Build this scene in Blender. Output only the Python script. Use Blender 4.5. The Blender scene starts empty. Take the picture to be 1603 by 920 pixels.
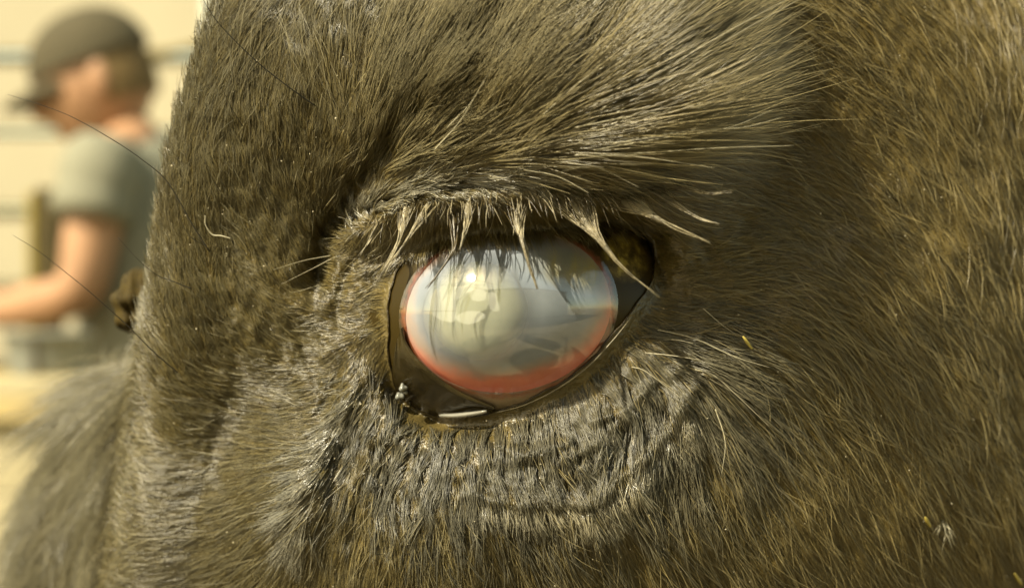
import bpy, bmesh, math, random
import numpy as np
from mathutils import Vector, Matrix

rng = np.random.default_rng(7)
random.seed(7)
scene = bpy.context.scene
col = scene.collection
R = math.radians

# ------------------------------------------------------------------ camera
CAM_Z = 1.24          # lens height above the ground, m
DIST = 250.0          # mm from the lens to the plane of the eye
cam_d = bpy.data.cameras.new('camera')
cam = bpy.data.objects.new('camera', cam_d)
col.objects.link(cam)
cam.location = (0, -DIST / 1000, CAM_Z)
cam.rotation_euler = (R(90), 0, 0)
cam_d.sensor_width = 36
cam_d.lens = 36 * 250 / 160.3
cam_d.clip_start = 0.005
cam_d.clip_end = 200
cam_d.dof.use_dof = True
cam_d.dof.focus_distance = 0.249
cam_d.dof.aperture_fstop = 15.0
scene.camera = cam

# ------------------------------------------------------------------ sky and sun
SUN_DIR = Vector((-0.60, -0.52, 0.80)).normalized()     # towards the sun
elev = math.asin(SUN_DIR.z)
azim = math.atan2(SUN_DIR.x, SUN_DIR.y)
world = bpy.data.worlds.new('World')
scene.world = world
world.use_nodes = True
wn = world.node_tree.nodes
wl = world.node_tree.links
sky = wn.new('ShaderNodeTexSky')
sky.sky_type = 'NISHITA'
sky.sun_disc = False
sky.sun_elevation = elev
sky.sun_rotation = azim
sky.dust_density = 1.2
sky.air_density = 1.0
sky.ozone_density = 0.6
warm = wn.new('ShaderNodeMix')
warm.data_type = 'RGBA'
warm.blend_type = 'MULTIPLY'
warm.inputs['Factor'].default_value = 1.0
warm.inputs['B'].default_value = (1.0, 0.86, 0.53, 1)
wl.new(sky.outputs['Color'], warm.inputs['A'])
wl.new(warm.outputs['Result'], wn['Background'].inputs['Color'])
wn['Background'].inputs['Strength'].default_value = 0.15
sun_d = bpy.data.lights.new('sun', 'SUN')
sun_d.energy = 4.0
sun_d.angle = R(0.6)
sun_d.color = (1.0, 0.92, 0.70)
sun = bpy.data.objects.new('sun', sun_d)
col.objects.link(sun)
sun.location = (-2, -2, 6)
sun.rotation_euler = SUN_DIR.to_track_quat('Z', 'Y').to_euler()

scene.view_settings.view_transform = 'Standard'
scene.view_settings.look = 'None'
scene.view_settings.gamma = 1
scene.view_settings.exposure = 1.38
scene.render.engine = 'CYCLES'
cy = scene.cycles
cy.use_denoising = True
cy.denoising_prefilter = 'ACCURATE'
cy.max_bounces = 6
cy.diffuse_bounces = 3
cy.glossy_bounces = 3
cy.transmission_bounces = 4
cy.transparent_max_bounces = 12
cy.caustics_reflective = False
cy.caustics_refractive = False
scene.cycles_curves.shape = 'RIBBONS'
scene.cycles_curves.subdivisions = 2


# ------------------------------------------------------------------ material helpers
def new_mat(name):
    m = bpy.data.materials.new(name)
    m.use_nodes = True
    return m, m.node_tree.nodes, m.node_tree.links, m.node_tree.nodes['Principled BSDF']


K = 0.64      # the coat is black and the picture exposed for it: all colours sit this much lower


def plain(name, rgb, rough=0.6, spec=0.4, noise=0.0, scale=20.0, bump=0.0, bump_scale=200.0, sss=0.0):
    m, n, l, b = new_mat(name)
    rgb = [c * K for c in rgb]
    b.inputs['Roughness'].default_value = rough
    b.inputs['Specular IOR Level'].default_value = spec
    b.inputs['Base Color'].default_value = (*rgb, 1)
    tc = n.new('ShaderNodeTexCoord')
    if noise:
        t = n.new('ShaderNodeTexNoise')
        t.inputs['Scale'].default_value = scale
        t.inputs['Detail'].default_value = 5
        l.new(tc.outputs['Object'], t.inputs['Vector'])
        r = n.new('ShaderNodeValToRGB')
        r.color_ramp.elements[0].position = 0.3
        r.color_ramp.elements[1].position = 0.7
        r.color_ramp.elements[0].color = (*[c * (1 - noise) for c in rgb], 1)
        r.color_ramp.elements[1].color = (*[min(1, c * (1 + noise)) for c in rgb], 1)
        l.new(t.outputs['Fac'], r.inputs['Fac'])
        l.new(r.outputs['Color'], b.inputs['Base Color'])
    if bump:
        t2 = n.new('ShaderNodeTexNoise')
        t2.inputs['Scale'].default_value = bump_scale
        t2.inputs['Detail'].default_value = 4
        l.new(tc.outputs['Object'], t2.inputs['Vector'])
        bp = n.new('ShaderNodeBump')
        bp.inputs['Strength'].default_value = bump
        bp.inputs['Distance'].default_value = 0.0005
        l.new(t2.outputs['Fac'], bp.inputs['Height'])
        l.new(bp.outputs['Normal'], b.inputs['Normal'])
    if sss:
        b.inputs['Subsurface Weight'].default_value = sss
        b.inputs['Subsurface Radius'].default_value = (0.004, 0.002, 0.001)
        b.inputs['Subsurface Scale'].default_value = 1.0
    return m


def hair_mat(name, root, tip, rough=0.38, spec=0.5, var=0.5):
    """Colour runs from the root of each strand to its tip and differs from strand to strand."""
    m, n, l, b = new_mat(name)
    hi = n.new('ShaderNodeHairInfo')
    mix = n.new('ShaderNodeMix')
    mix.data_type = 'RGBA'
    mix.inputs['A'].default_value = (*[c * K for c in root], 1)
    mix.inputs['B'].default_value = (*[c * K for c in tip], 1)
    l.new(hi.outputs['Intercept'], mix.inputs['Factor'])
    mr = n.new('ShaderNodeMapRange')
    mr.inputs['To Min'].default_value = 1 - var
    mr.inputs['To Max'].default_value = 1 + var
    l.new(hi.outputs['Random'], mr.inputs['Value'])
    sc = n.new('ShaderNodeVectorMath')
    sc.operation = 'SCALE'
    # the coat is blacker over the nose and forehead, browner towards the cheek, and patchy
    tc = n.new('ShaderNodeTexCoord')
    sx = n.new('ShaderNodeSeparateXYZ'); l.new(tc.outputs['Object'], sx.inputs[0])
    gx = n.new('ShaderNodeMapRange'); l.new(sx.outputs['X'], gx.inputs['Value'])
    gx.inputs['From Min'].default_value = -0.045; gx.inputs['From Max'].default_value = 0.06
    nz = n.new('ShaderNodeTexNoise'); nz.inputs['Scale'].default_value = 70; nz.inputs['Detail'].default_value = 4
    l.new(tc.outputs['Object'], nz.inputs['Vector'])
    ad = n.new('ShaderNodeMath'); ad.operation = 'MULTIPLY_ADD'
    l.new(nz.outputs['Fac'], ad.inputs[0]); ad.inputs[1].default_value = 0.9; l.new(gx.outputs['Result'], ad.inputs[2])
    ct = n.new('ShaderNodeValToRGB')
    ct.color_ramp.elements[0].position = 0.30; ct.color_ramp.elements[0].color = (0.76, 0.79, 0.90, 1)
    ct.color_ramp.elements[1].position = 1.0; ct.color_ramp.elements[1].color = (1.12, 1.04, 0.84, 1)
    hlf = n.new('ShaderNodeMath'); hlf.operation = 'MULTIPLY'; l.new(ad.outputs[0], hlf.inputs[0]); hlf.inputs[1].default_value = 0.62
    l.new(hlf.outputs[0], ct.inputs['Fac'])
    mu = n.new('ShaderNodeMix'); mu.data_type = 'RGBA'; mu.blend_type = 'MULTIPLY'; mu.inputs['Factor'].default_value = 1.0
    l.new(mix.outputs['Result'], mu.inputs['A']); l.new(ct.outputs['Color'], mu.inputs['B'])
    l.new(mu.outputs['Result'], sc.inputs[0])
    l.new(mr.outputs['Result'], sc.inputs['Scale'])
    l.new(sc.outputs['Vector'], b.inputs['Base Color'])
    b.inputs['Roughness'].default_value = rough
    b.inputs['Specular IOR Level'].default_value = spec
    return m


M = {}
M['skin'] = plain('dark_skin', (0.130, 0.096, 0.030), 0.34, 0.6, 0.35, 260, 0.9, 1100)
M['fur'] = hair_mat('dark_coat', (0.190, 0.132, 0.024), (0.235, 0.192, 0.082), 0.34, 0.85, 0.6)
M['brow'] = hair_mat('brow_hair', (0.180, 0.135, 0.038), (0.36, 0.31, 0.17), 0.34, 0.7, 0.5)
M['wet'] = hair_mat('wet_coat', (0.070, 0.058, 0.027), (0.22, 0.205, 0.145), 0.34, 0.45, 0.6)
M['lid_edge'] = plain('wet_lid_edge', (0.040, 0.025, 0.004), 0.38, 0.3, 0.4, 500, 0.9, 1300)
M['far_lid'] = plain('far_lid', (0.055, 0.036, 0.004), 0.8, 0.2, 0.3, 400)
M['lid_line'] = plain('lid_line', (0.20, 0.165, 0.09), 0.4, 0.5, 0.5, 600)
M['whisker'] = plain('whisker_hair', (0.018, 0.013, 0.005), 0.4, 0.5)
M['pale_hair'] = plain('pale_hair', (0.46, 0.41, 0.27), 0.45, 0.4, 0.2, 900)
M['pale_coat'] = hair_mat('pale_coat', (0.14, 0.12, 0.065), (0.50, 0.46, 0.33), 0.22, 0.9, 0.5)
M['lash'] = plain('lash_pale', (0.27, 0.225, 0.13), 0.45, 0.5, 0.7, 420, 0.5, 1500)
M['lash_dark'] = plain('lash_dark', (0.09, 0.066, 0.025), 0.35, 0.5, 0.3, 700)
M['hay'] = plain('hay', (0.55, 0.42, 0.08), 0.5, 0.4, 0.2, 800)
M['dander'] = plain('dander', (0.62, 0.54, 0.36), 0.6, 0.3)
M['mucus'] = plain('mucus', (0.26, 0.26, 0.22), 0.08, 0.8)


# ------------------------------------------------------------------ object helpers
def link(name, data, parent=None, mat=None):
    o = bpy.data.objects.new(name, data)
    col.objects.link(o)
    if parent is not None:
        o.parent = parent
    if mat is not None:
        data.materials.append(mat)
    return o


def tag(o, label=None, cat=None, group=None, kind=None):
    if label: o['label'] = label
    if cat: o['category'] = cat
    if group: o['group'] = group
    if kind: o['kind'] = kind
    return o


def mesh_np(name, verts, faces, parent=None, mat=None, smooth=True):
    me = bpy.data.meshes.new(name)
    me.from_pydata([tuple(v) for v in verts], [], [tuple(f) for f in faces])
    if smooth:
        me.polygons.foreach_set('use_smooth', [True] * len(me.polygons))
    me.update()
    return link(name, me, parent, mat)


def grid_faces(nr, nc, wrap=False, off=0):
    f = []
    for i in range(nr - 1):
        for j in range(nc if wrap else nc - 1):
            a = i * nc + j
            b = i * nc + (j + 1) % nc
            f.append((off + a, off + b, off + b + nc, off + a + nc))
    return f


def catmull(pts, n):
    P = np.asarray(pts, float)
    P = np.vstack([2 * P[0] - P[1], P, 2 * P[-1] - P[-2]])
    m = len(P) - 3
    t = np.linspace(0, m - 1e-9, n)
    i = t.astype(int)
    f = (t - i)[:, None]
    p0, p1, p2, p3 = P[i], P[i + 1], P[i + 2], P[i + 3]
    return 0.5 * (2 * p1 + (p2 - p0) * f + (2 * p0 - 5 * p1 + 4 * p2 - p3) * f ** 2 + (3 * p1 - p0 - 3 * p2 + p3) * f ** 3)


def tube_arrays(path, radii, sides=6, flat=1.0, flatdir=None):
    """Tapered tube; flat < 1 squeezes it along flatdir."""
    P = np.asarray(path, float)
    n = len(P)
    T = np.gradient(P, axis=0)
    T /= np.linalg.norm(T, axis=1)[:, None] + 1e-12
    up = np.array([0.13, -1.0, 0.21]) if flatdir is None else np.asarray(flatdir, float)
    A = np.cross(T, up)
    A /= np.linalg.norm(A, axis=1)[:, None] + 1e-12
    B = np.cross(A, T)
    rad = np.broadcast_to(np.asarray(radii, float), (n,))
    a = np.linspace(0, 2 * np.pi, sides, endpoint=False)
    V = (P[:, None, :] + rad[:, None, None] * (np.cos(a)[None, :, None] * A[:, None, :]
         + flat * np.sin(a)[None, :, None] * B[:, None, :])).reshape(-1, 3)
    F = grid_faces(n, sides, True)
    F.append(tuple(range(sides))[::-1])
    F.append(tuple((n - 1) * sides + k for k in range(sides)))
    return V, F


def merge(parts):
    V, F, o = [], [], 0
    for v, f in parts:
        V.append(v)
        F += [tuple(i + o for i in q) for q in f]
        o += len(v)
    return np.vstack(V), F



# ------------------------------------------------------------------ ground, wall and fence behind the horse
def at(px, py, d):
    """Point d metres in front of the lens."""
    k = d / 2500.0
    return Vector(((px - 801.5) * k, d - DIST / 1000, CAM_Z + (460 - py) * k))


def box_mesh(name, sx, sy, sz, bev=0.004, wob=0.0, seed=0):
    bm = bmesh.new()
    bmesh.ops.create_cube(bm, size=1)
    for vt in bm.verts:
        vt.co = Vector((vt.co.x * sx, vt.co.y * sy, vt.co.z * sz))
    if bev:
        bmesh.ops.bevel(bm, geom=bm.edges[:] , offset=bev, segments=2, affect='EDGES', profile=0.5)
    me = bpy.data.meshes.new(name)
    bm.to_mesh(me); bm.free()
    return me


M['sand'] = plain('earth', (0.34, 0.28, 0.165), 0.9, 0.2, 0.25, 3.0)
M['board'] = plain('cream_board', (0.52, 0.455, 0.30), 0.7, 0.3, 0.07, 2.0)
M['plank_tan'] = plain('tan_plank', (0.60, 0.46, 0.20), 0.6, 0.3, 0.15, 6.0)
M['plank_cream'] = plain('cream_plank', (0.58, 0.50, 0.30), 0.6, 0.3, 0.08, 4.0)
M['post'] = plain('post_wood', (0.085, 0.06, 0.012), 0.7, 0.3, 0.3, 12.0)
M['post_edge'] = plain('post_edge', (0.36, 0.27, 0.05), 0.7, 0.3, 0.2, 12.0)
M['rope'] = plain('rope', (0.30, 0.24, 0.10), 0.8, 0.2, 0.2, 60.0)
M['pipe'] = plain('pale_pipe', (0.52, 0.54, 0.44), 0.5, 0.4, 0.1, 10.0)
M['tub'] = plain('tub_plastic', (0.26, 0.27, 0.23), 0.4, 0.4, 0.15, 9.0)
M['dark_item'] = plain('dark_item', (0.07, 0.055, 0.03), 0.5, 0.4)

gm = bpy.data.meshes.new('ground')
gm.from_pydata([(-60, -60, 0), (60, -60, 0), (60, 60, 0), (-60, 60, 0)], [], [(0, 1, 2, 3)])
tag(link('ground', gm, None, M['sand']), 'pale bare sandy ground around the horse', None, None, 'structure')

wall = bpy.data.objects.new('board_wall', None)
col.objects.link(wall)
wall.location = (0, 5.0, 0)
tag(wall, 'blurred cream wall of wide horizontal boards behind the man', 'wall')
bmesh_board = box_mesh('board', 9.0, 0.03, 0.248, 0.012)
bmesh_board.materials.append(M['board'])
for k in range(14):
    o = link('board', bmesh_board, wall)
    o.location = (0, 0.006 * (k % 2), 0.135 + k * 0.252)
    o.rotation_euler = (R(-7), 0, 0)
beam = box_mesh('beam', 9.0, 0.14, 0.10, 0.01)
beam.materials.append(M['rope'])
o = link('beam', beam, wall)
o.location = (0, -0.12, 2.57)

fence = bpy.data.objects.new('plank_fence', None)
col.objects.link(fence)
fence.location = (0, 2.15, 0)
tag(fence, 'blurred wooden plank fence with tan top rail between horse and man', 'fence')
for i, (y0, y1, mk) in enumerate([(592, 620, 'plank_cream'), (622, 657, 'plank_tan'), (661, 703, 'plank_cream'), (708, 768, 'plank_cream'), (773, 850, 'plank_cream'),
                                  (855, 935, 'plank_cream'), (940, 1030, 'plank_cream'), (1040, 1150, 'plank_cream'), (1170, 1300, 'plank_cream'), (1330, 1460, 'plank_cream')]):
    a, b = at(0, y0, 2.4), at(0, y1, 2.4)
    me = box_mesh('plank', 3.6, 0.028, abs(a.z - b.z), 0.004)
    me.materials.append(M[mk])
    o = link('plank', me, fence)
    o.location = (0, 0.002 * (i % 3) - (0.02 if i == 1 else 0), (a.z + b.z) / 2)
for x in (-1.75, 0.0, 1.75):
    me = box_mesh('post', 0.09, 0.09, 1.16, 0.008)
    me.materials.append(M['plank_tan'])
    o = link('post', me, fence)
    o.location = (x, 0.068, 0.58)

p = at(70, 295, 3.7)
post = bpy.data.objects.new('wooden_post', None)
col.objects.link(post); post.location = (p.x, p.y, 0)
tag(post, 'dark weathered wooden post left of the man under his chest', 'post')
me = box_mesh('shaft', 0.050, 0.07, p.z, 0.006); me.materials.append(M['post'])
o = link('shaft', me, post); o.location = (0.013, 0, p.z / 2)
me = box_mesh('edge_strip', 0.018, 0.06, p.z - 0.01, 0.004); me.materials.append(M['post_edge'])
o = link('edge_strip', me, post); o.location = (-0.0225, -0.004, p.z / 2 - 0.005)

a, b = at(225, 86, 4.3), at(420, 12, 4.3)
V_, F_ = tube_arrays(np.array([a + (b - a) * t + Vector((0, 0, -0.03 * math.sin(t * 3.14159))) for t in np.linspace(-0.25, 1.3, 30)]), 0.011, 8)
tag(mesh_np('rope', V_, F_, None, M['rope']), 'blurred slack brown rope running up behind the cap', 'rope')
a = at(334, 90, 4.9)
V_, F_ = tube_arrays(np.array([(a.x, a.y, z) for z in np.linspace(0.0, 2.18, 8)]), 0.032, 14)
tag(mesh_np('drain_pipe', V_, F_, None, M['pipe']), 'pale blue-grey drain pipe on the cream wall beside the horse', 'pipe')

# tub standing on a shelf board behind the fence
tub = bpy.data.objects.new('plastic_tub', None)
col.objects.link(tub)
c = at(75, 585, 2.62)
tub.location = c
tub.scale = (0.8, 0.8, 0.75)
tag(tub, 'blurred blue-grey tub on a stand under the man\'s forearm', 'tub')
prof = [(0.075, 0.0), (0.082, 0.045), (0.090, 0.085), (0.095, 0.088), (0.093, 0.092), (0.086, 0.088), (0.078, 0.02), (0.001, 0.015)]
th_ = np.linspace(0, 2 * np.pi, 32, endpoint=False)
V_ = np.array([(r_ * math.cos(t), r_ * math.sin(t), z) for r_, z in prof for t in th_])
mesh_np('shell', V_, grid_faces(len(prof), 32, True), tub, M['tub'])
me = box_mesh('handle', 0.012, 0.012, 0.11, 0.003); me.materials.append(M['dark_item'])
o = link('handle', me, tub); o.location = (0.0, -0.08, 0.03); o.rotation_euler = (R(6), 0, 0)
stand = bpy.data.objects.new('stand', None)
col.objects.link(stand); stand.location = (c.x, c.y, 0)
tag(stand, 'low wooden stand behind the fence carrying the blue-grey tub', 'stand')
me = box_mesh('top', 0.34, 0.24, 0.025, 0.003); me.materials.append(M['plank_tan'])
o = link('top', me, stand); o.location = (0, 0, c.z - 0.0135)
for sx in (-1, 1):
    for sy in (-1, 1):
        me = box_mesh('leg', 0.035, 0.035, c.z - 0.028, 0.003); me.materials.append(M['plank_tan'])
        o = link('leg', me, stand); o.location = (sx * 0.145, sy * 0.095, (c.z - 0.028) / 2)


# ------------------------------------------------------------------ people
def skinned(name, verts, edges, parent, mat, sub=2, root=0):
    """Verts: (x, y, z, radius x, radius y); grown into one continuous surface."""
    me = bpy.data.meshes.new(name)
    bm = bmesh.new()
    ly = bm.verts.layers.skin.verify()
    vs = []
    for i, q in enumerate(verts):
        vt = bm.verts.new(q[:3])
        vt[ly].radius = (q[3], q[4] if len(q) > 4 else q[3])
        vt[ly].use_root = (i == root)
        vs.append(vt)
    for a_, b_ in edges:
        bm.edges.new((vs[a_], vs[b_]))
    bm.to_mesh(me); bm.free()
    tmp = bpy.data.objects.new(name, me)
    col.objects.link(tmp)
    md = tmp.modifiers.new('skin', 'SKIN'); md.use_smooth_shade = True
    md2 = tmp.modifiers.new('sub', 'SUBSURF'); md2.levels = sub; md2.render_levels = sub
    dg = bpy.context.evaluated_depsgraph_get()
    nm = bpy.data.meshes.new_from_object(tmp.evaluated_get(dg))
    bpy.data.objects.remove(tmp); bpy.data.meshes.remove(me)
    nm.name = name
    nm.materials.clear()
    nm.polygons.foreach_set('use_smooth', [True] * len(nm.polygons))
    return link(name, nm, parent, mat)


def head_mesh(parent, loc, rot, mat, s=1.0):
    """Head facing -x with brow, nose, lips, chin and ears; loc is its middle."""
    bm = bmesh.new()
    bmesh.ops.create_uvsphere(bm, u_segments=48, v_segments=36, radius=1)
    for vt in bm.verts:
        x, y, z = vt.co
        X = x * 0.098; Y = y * 0.077; Z = z * 0.120
        if z < 0:                                   # jaw narrows towards the chin
            Y *= 1 - 0.35 * z * z
            X = X - 0.012 * z * z if x < 0 else X * (1 - 0.45 * z * z)
        f = max(0.0, -x)
        g_ = lambda zc, w: math.exp(-((Z - zc) / w) ** 2)
        nose = math.exp(-(Y / 0.014) ** 2) * f
        X -= nose * (0.026 * g_(-0.022, 0.016) + 0.012 * g_(0.002, 0.02))
        X -= f * math.exp(-(Y / 0.05) ** 2) * 0.006 * g_(0.03, 0.012)
        X += f * (math.exp(-((abs(Y) - 0.032) / 0.014) ** 2)) * 0.010 * g_(0.008, 0.013)
        X -= f * math.exp(-(Y / 0.024) ** 2) * (0.006 * g_(-0.056, 0.006) + 0.005 * g_(-0.068, 0.006) - 0.004 * g_(-0.062, 0.003))
        X -= f * math.exp(-(Y / 0.03) ** 2) * 0.010 * g_(-0.098, 0.015)
        vt.co = (X * s, Y * s, Z * s)
    for sy in (-1, 1):                              # ears
        r_ = bmesh.ops.create_uvsphere(bm, u_segments=16, v_segments=12, radius=1)
        for vt in r_['verts']:
            x, y, z = vt.co
            vt.co = ((0.010 + x * 0.020 + z * 0.004) * s, sy * (0.074 + y * 0.010 + 0.004 * x) * s, (-0.004 + z * 0.033) * s)
    me = bpy.data.meshes.new('face'); bm.to_mesh(me); bm.free()
    me.polygons.foreach_set('use_smooth', [True] * len(me.polygons))
    o = link('face', me, parent, mat)
    o.location = loc; o.rotation_euler = rot
    return o


def hand(parent, wrist, fwd, palm_n, mat, curl=0.7, s=1.0):
    """Palm, four bent fingers and a thumb grown from the wrist."""
    f = Vector(fwd).normalized(); nrm = Vector(palm_n).normalized(); sd = f.cross(nrm).normalized(); nrm = sd.cross(f)
    w_ = Vector(wrist)
    V_, E_ = [], []
    def add(p, r_, link_to=None):
        V_.append((p.x, p.y, p.z, r_, r_))
        if link_to is not None: E_.append((link_to, len(V_) - 1))
        return len(V_) - 1
    a0 = add(w_, 0.026 * s)
    a1 = add(w_ + f * 0.045 * s, 0.030 * s, a0)
    for k_, ln in ((-1.5, .78), (-.5, .95), (.5, 1.0), (1.5, .9)):
        b0 = add(w_ + f * 0.088 * s + sd * k_ * 0.020 * s, 0.0105 * s, a1)
        d = f * math.cos(curl * .5) + nrm * math.sin(curl * .5)
        b1 = add(Vector(V_[b0][:3]) + d * 0.042 * ln * s, 0.0092 * s, b0)
        d = f * math.cos(curl * 1.3) + nrm * math.sin(curl * 1.3)
        b2 = add(Vector(V_[b1][:3]) + d * 0.027 * ln * s, 0.0085 * s, b1)
        d = f * math.cos(curl * 2.0) + nrm * math.sin(curl * 2.0)
        add(Vector(V_[b2][:3]) + d * 0.020 * ln * s, 0.0075 * s, b2)
    t0 = add(w_ + f * 0.030 * s + sd * 0.034 * s + nrm * 0.010 * s, 0.0125 * s, a0)
    t1 = add(w_ + f * 0.066 * s + sd * 0.050 * s + nrm * 0.022 * s, 0.0105 * s, t0)
    add(w_ + f * 0.094 * s + sd * 0.048 * s + nrm * 0.032 * s, 0.0085 * s, t1)
    return skinned('hand', V_, E_, parent, mat, 2)


M['man_skin'] = plain('man_skin', (0.50, 0.275, 0.145), 0.5, 0.4, 0.10, 25.0, sss=0.0)
M['man_hair'] = plain('man_hair', (0.20, 0.13, 0.045), 0.7, 0.3, 0.2, 200.0)
M['shirt'] = plain('grey_cotton', (0.29, 0.28, 0.20), 0.85, 0.15, 0.06, 30.0)
M['cap'] = plain('brown_cap', (0.105, 0.088, 0.050), 0.85, 0.15, 0.08, 60.0)
M['jeans'] = plain('jeans', (0.10, 0.12, 0.13), 0.85, 0.15, 0.15, 60.0)
M['shoe'] = plain('shoe', (0.06, 0.045, 0.02), 0.6, 0.3)

man = bpy.data.objects.new('person', None)
col.objects.link(man)
MD = 3.0
base = at(235, 460, MD)
man.location = (base.x, base.y, 0)
tag(man, 'blurred man in grey t-shirt and dark cap looking down, forearm held out', 'person')


def mp(px, py, dy=0.0):
    q = at(px, py, MD)
    return Vector((q.x - base.x, dy, q.z))


hd = mp(152, 130)
head_mesh(man, hd, (0, R(-20), R(6)), M['man_skin'], 1.10)
# cap: crown and brim
bm = bmesh.new()
bmesh.ops.create_uvsphere(bm, u_segments=40, v_segments=24, radius=1)
bmesh.ops.delete(bm, geom=[vt for vt in bm.verts if vt.co.z < -0.12], context='VERTS')
for vt in bm.verts:
    x, y, z = vt.co
    vt.co = (x * 0.117, y * 0.095, z * 0.108 + 0.034 + (0.010 * x if x > 0 else 0))
me = bpy.data.meshes.new('cap'); bm.to_mesh(me); bm.free()
me.polygons.foreach_set('use_smooth', [True] * len(me.polygons))
cap = link('cap', me, None, M['cap'])
cap.location = man.location + hd; cap.rotation_euler = (0, R(-20), R(6))
tag(cap, 'blurred dark brown baseball cap worn by the man', 'cap')
rows = []
for q in np.linspace(0, 1, 9):
    a_ = np.linspace(-1.15, 1.15, 21)
    rx = 0.108 + q * 0.070 * np.cos(a_) ** 0.7
    rows.append(np.column_stack([-rx * np.cos(a_ * 0.95), 0.088 * np.sin(a_) * (1 - 0.06 * q), 0.028 - 0.008 * q - 0.014 * np.sin(a_) ** 2 - 0.006 * q * q]))
T_ = np.concatenate(rows)
B_ = T_ + np.array([0, 0, -0.010])
mesh_np('brim', np.vstack([T_, B_]), grid_faces(9, 21) + [f_[::-1] for f_ in grid_faces(9, 21, off=189)]
        + [(k_, k_ + 1, 190 + k_, 189 + k_) for k_ in range(168, 188)], cap, M['cap'])
# short hair below the cap
bm = bmesh.new()
bmesh.ops.create_uvsphere(bm, u_segments=32, v_segments=24, radius=1)
bmesh.ops.delete(bm, geom=[vt for vt in bm.verts if vt.co.x < 0.05 or vt.co.z < -0.45], context='VERTS')
for vt in bm.verts:
    x, y, z = vt.co
    vt.co = (x * 0.113, y * 0.090, z * 0.132)
me = bpy.data.meshes.new('hair'); bm.to_mesh(me); bm.free()
o = link('hair', me, man, M['man_hair']); o.location = hd; o.rotation_euler = (0, R(-20), R(6))

# neck, bare arms: one surface
n0, n1 = mp(178, 190), mp(210, 225)
sh_n, sh_f = mp(206, 250, -0.19), mp(215, 252, 0.19)
el_n, el_f = mp(176, 462, -0.22), mp(175, 460, 0.20)
wr_n, wr_f = mp(12, 490, -0.13), mp(-10, 470, 0.08)
ch = mp(220, 290)
vs = [(*ch, .10), (*n1, .060), (*n0, .058), (*sh_n, .052), (*((sh_n + el_n) / 2), .054), (*el_n, .047), (*((el_n * .65 + wr_n * .35)), .047), (*wr_n, .029),
      (*sh_f, .052), (*((sh_f + el_f) / 2), .052), (*el_f, .043), (*((el_f * .65 + wr_f * .35)), .044), (*wr_f, .029)]
skinned('body', vs, [(0, 1), (1, 2), (0, 3), (3, 4), (4, 5), (5, 6), (6, 7), (0, 8), (8, 9), (9, 10), (10, 11), (11, 12)], man, M['man_skin'])
hand(man, wr_n, (-1, 0.25, -0.12), (0, 0.5, -1), M['man_skin'], 0.55)
hand(man, wr_f, (-1, -0.15, -0.15), (0, -0.5, -1), M['man_skin'], 0.6)
# shirt
hip = Vector((0.02, 0, 0.98))
sn_e, sf_e = mp(188, 352, -0.215), mp(190, 352, 0.20)
def loft(rings, na=28):
    a_ = np.linspace(0, 2 * np.pi, na, endpoint=False)
    V_ = np.concatenate([np.column_stack([c_[0] + ax * np.cos(a_), c_[1] + ay * np.sin(a_), c_[2] + 0 * a_ + 0.012 * np.cos(a_ * 3 + i_) * (i_ > 2)])
                         for i_, (c_, ax, ay) in enumerate(rings)])
    return V_, grid_faces(len(rings), na, True)


wst = Vector((0.01, 0, 1.10))
shirt_parts = [loft([(mp(203, 214), .066, .068), (mp(207, 222), .072, .085), (mp(212, 234), .092, .150), (mp(217, 256), .115, .185), (mp(221, 300), .132, .195),
                     (mp(222, 360), .135, .19), (wst, .132, .178), (hip, .140, .182)])]
for a_, e_ in ((sh_n, sn_e), (sh_f, sf_e)):
    P_ = np.array([a_ + (e_ - a_) * t for t in np.linspace(-0.15, 1, 9)])
    shirt_parts.append(tube_arrays(P_, np.interp(np.linspace(0, 1, 9), [0, .2, 1], [.050, .072, .070]) + 0.003 * np.sin(np.arange(9) * 2.1), 22))
V_, F_ = merge(shirt_parts)
mesh_np('shirt', V_, F_, man, M['shirt'])
# trousers and shoes
vs = [(0.02, 0, 0.97, .14, .17), (0.0, -.10, .86, .10), (-.02, -.11, .50, .072), (0.02, -.12, .09, .055), (0.0, .10, .86, .10), (-.01, .11, .50, .072), (0.05, .12, .09, .055)]
skinned('trousers', vs, [(0, 1), (1, 2), (2, 3), (0, 4), (4, 5), (5, 6)], man, M['jeans'])
for sy, ox in ((-.12, 0.0), (.12, .03)):
    skinned('shoe', [(.05 + ox, sy, .045, .042), (-.05 + ox, sy, .042, .046, .038), (-.16 + ox, sy, .034, .040, .030)], [(0, 1), (1, 2)], man, M['shoe'])

# ------------------------------------------------------------------ canvas pieces added behind the camera, cut to shape the eye's bright reflection
m, n, l, b = new_mat('white_reflector_canvas')
b.inputs['Base Color'].default_value = (0.9, 0.86, 0.74, 1)
b.inputs['Roughness'].default_value = 0.9
tl = n.new('ShaderNodeBsdfTranslucent'); tl.inputs['Color'].default_value = (0.95, 0.92, 0.82, 1)
mx = n.new('ShaderNodeMixShader'); mx.inputs['Fac'].default_value = 0.95
out = [x for x in n if x.type == 'OUTPUT_MATERIAL'][0]
l.new(b.outputs[0], mx.inputs[1]); l.new(tl.outputs[0], mx.inputs[2]); l.new(mx.outputs[0], out.inputs['Surface'])
M['canvas'] = m
canvas = bpy.data.objects.new('reflector_canvas', None)
col.objects.link(canvas)
canvas.location = (-1.62, -1.63, 0)
canvas.rotation_euler = (0, 0, R(-45))
tag(canvas, 'white canvas pieces added and cut to make the bright patches mirrored in the horse eye', 'canvas')
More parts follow.
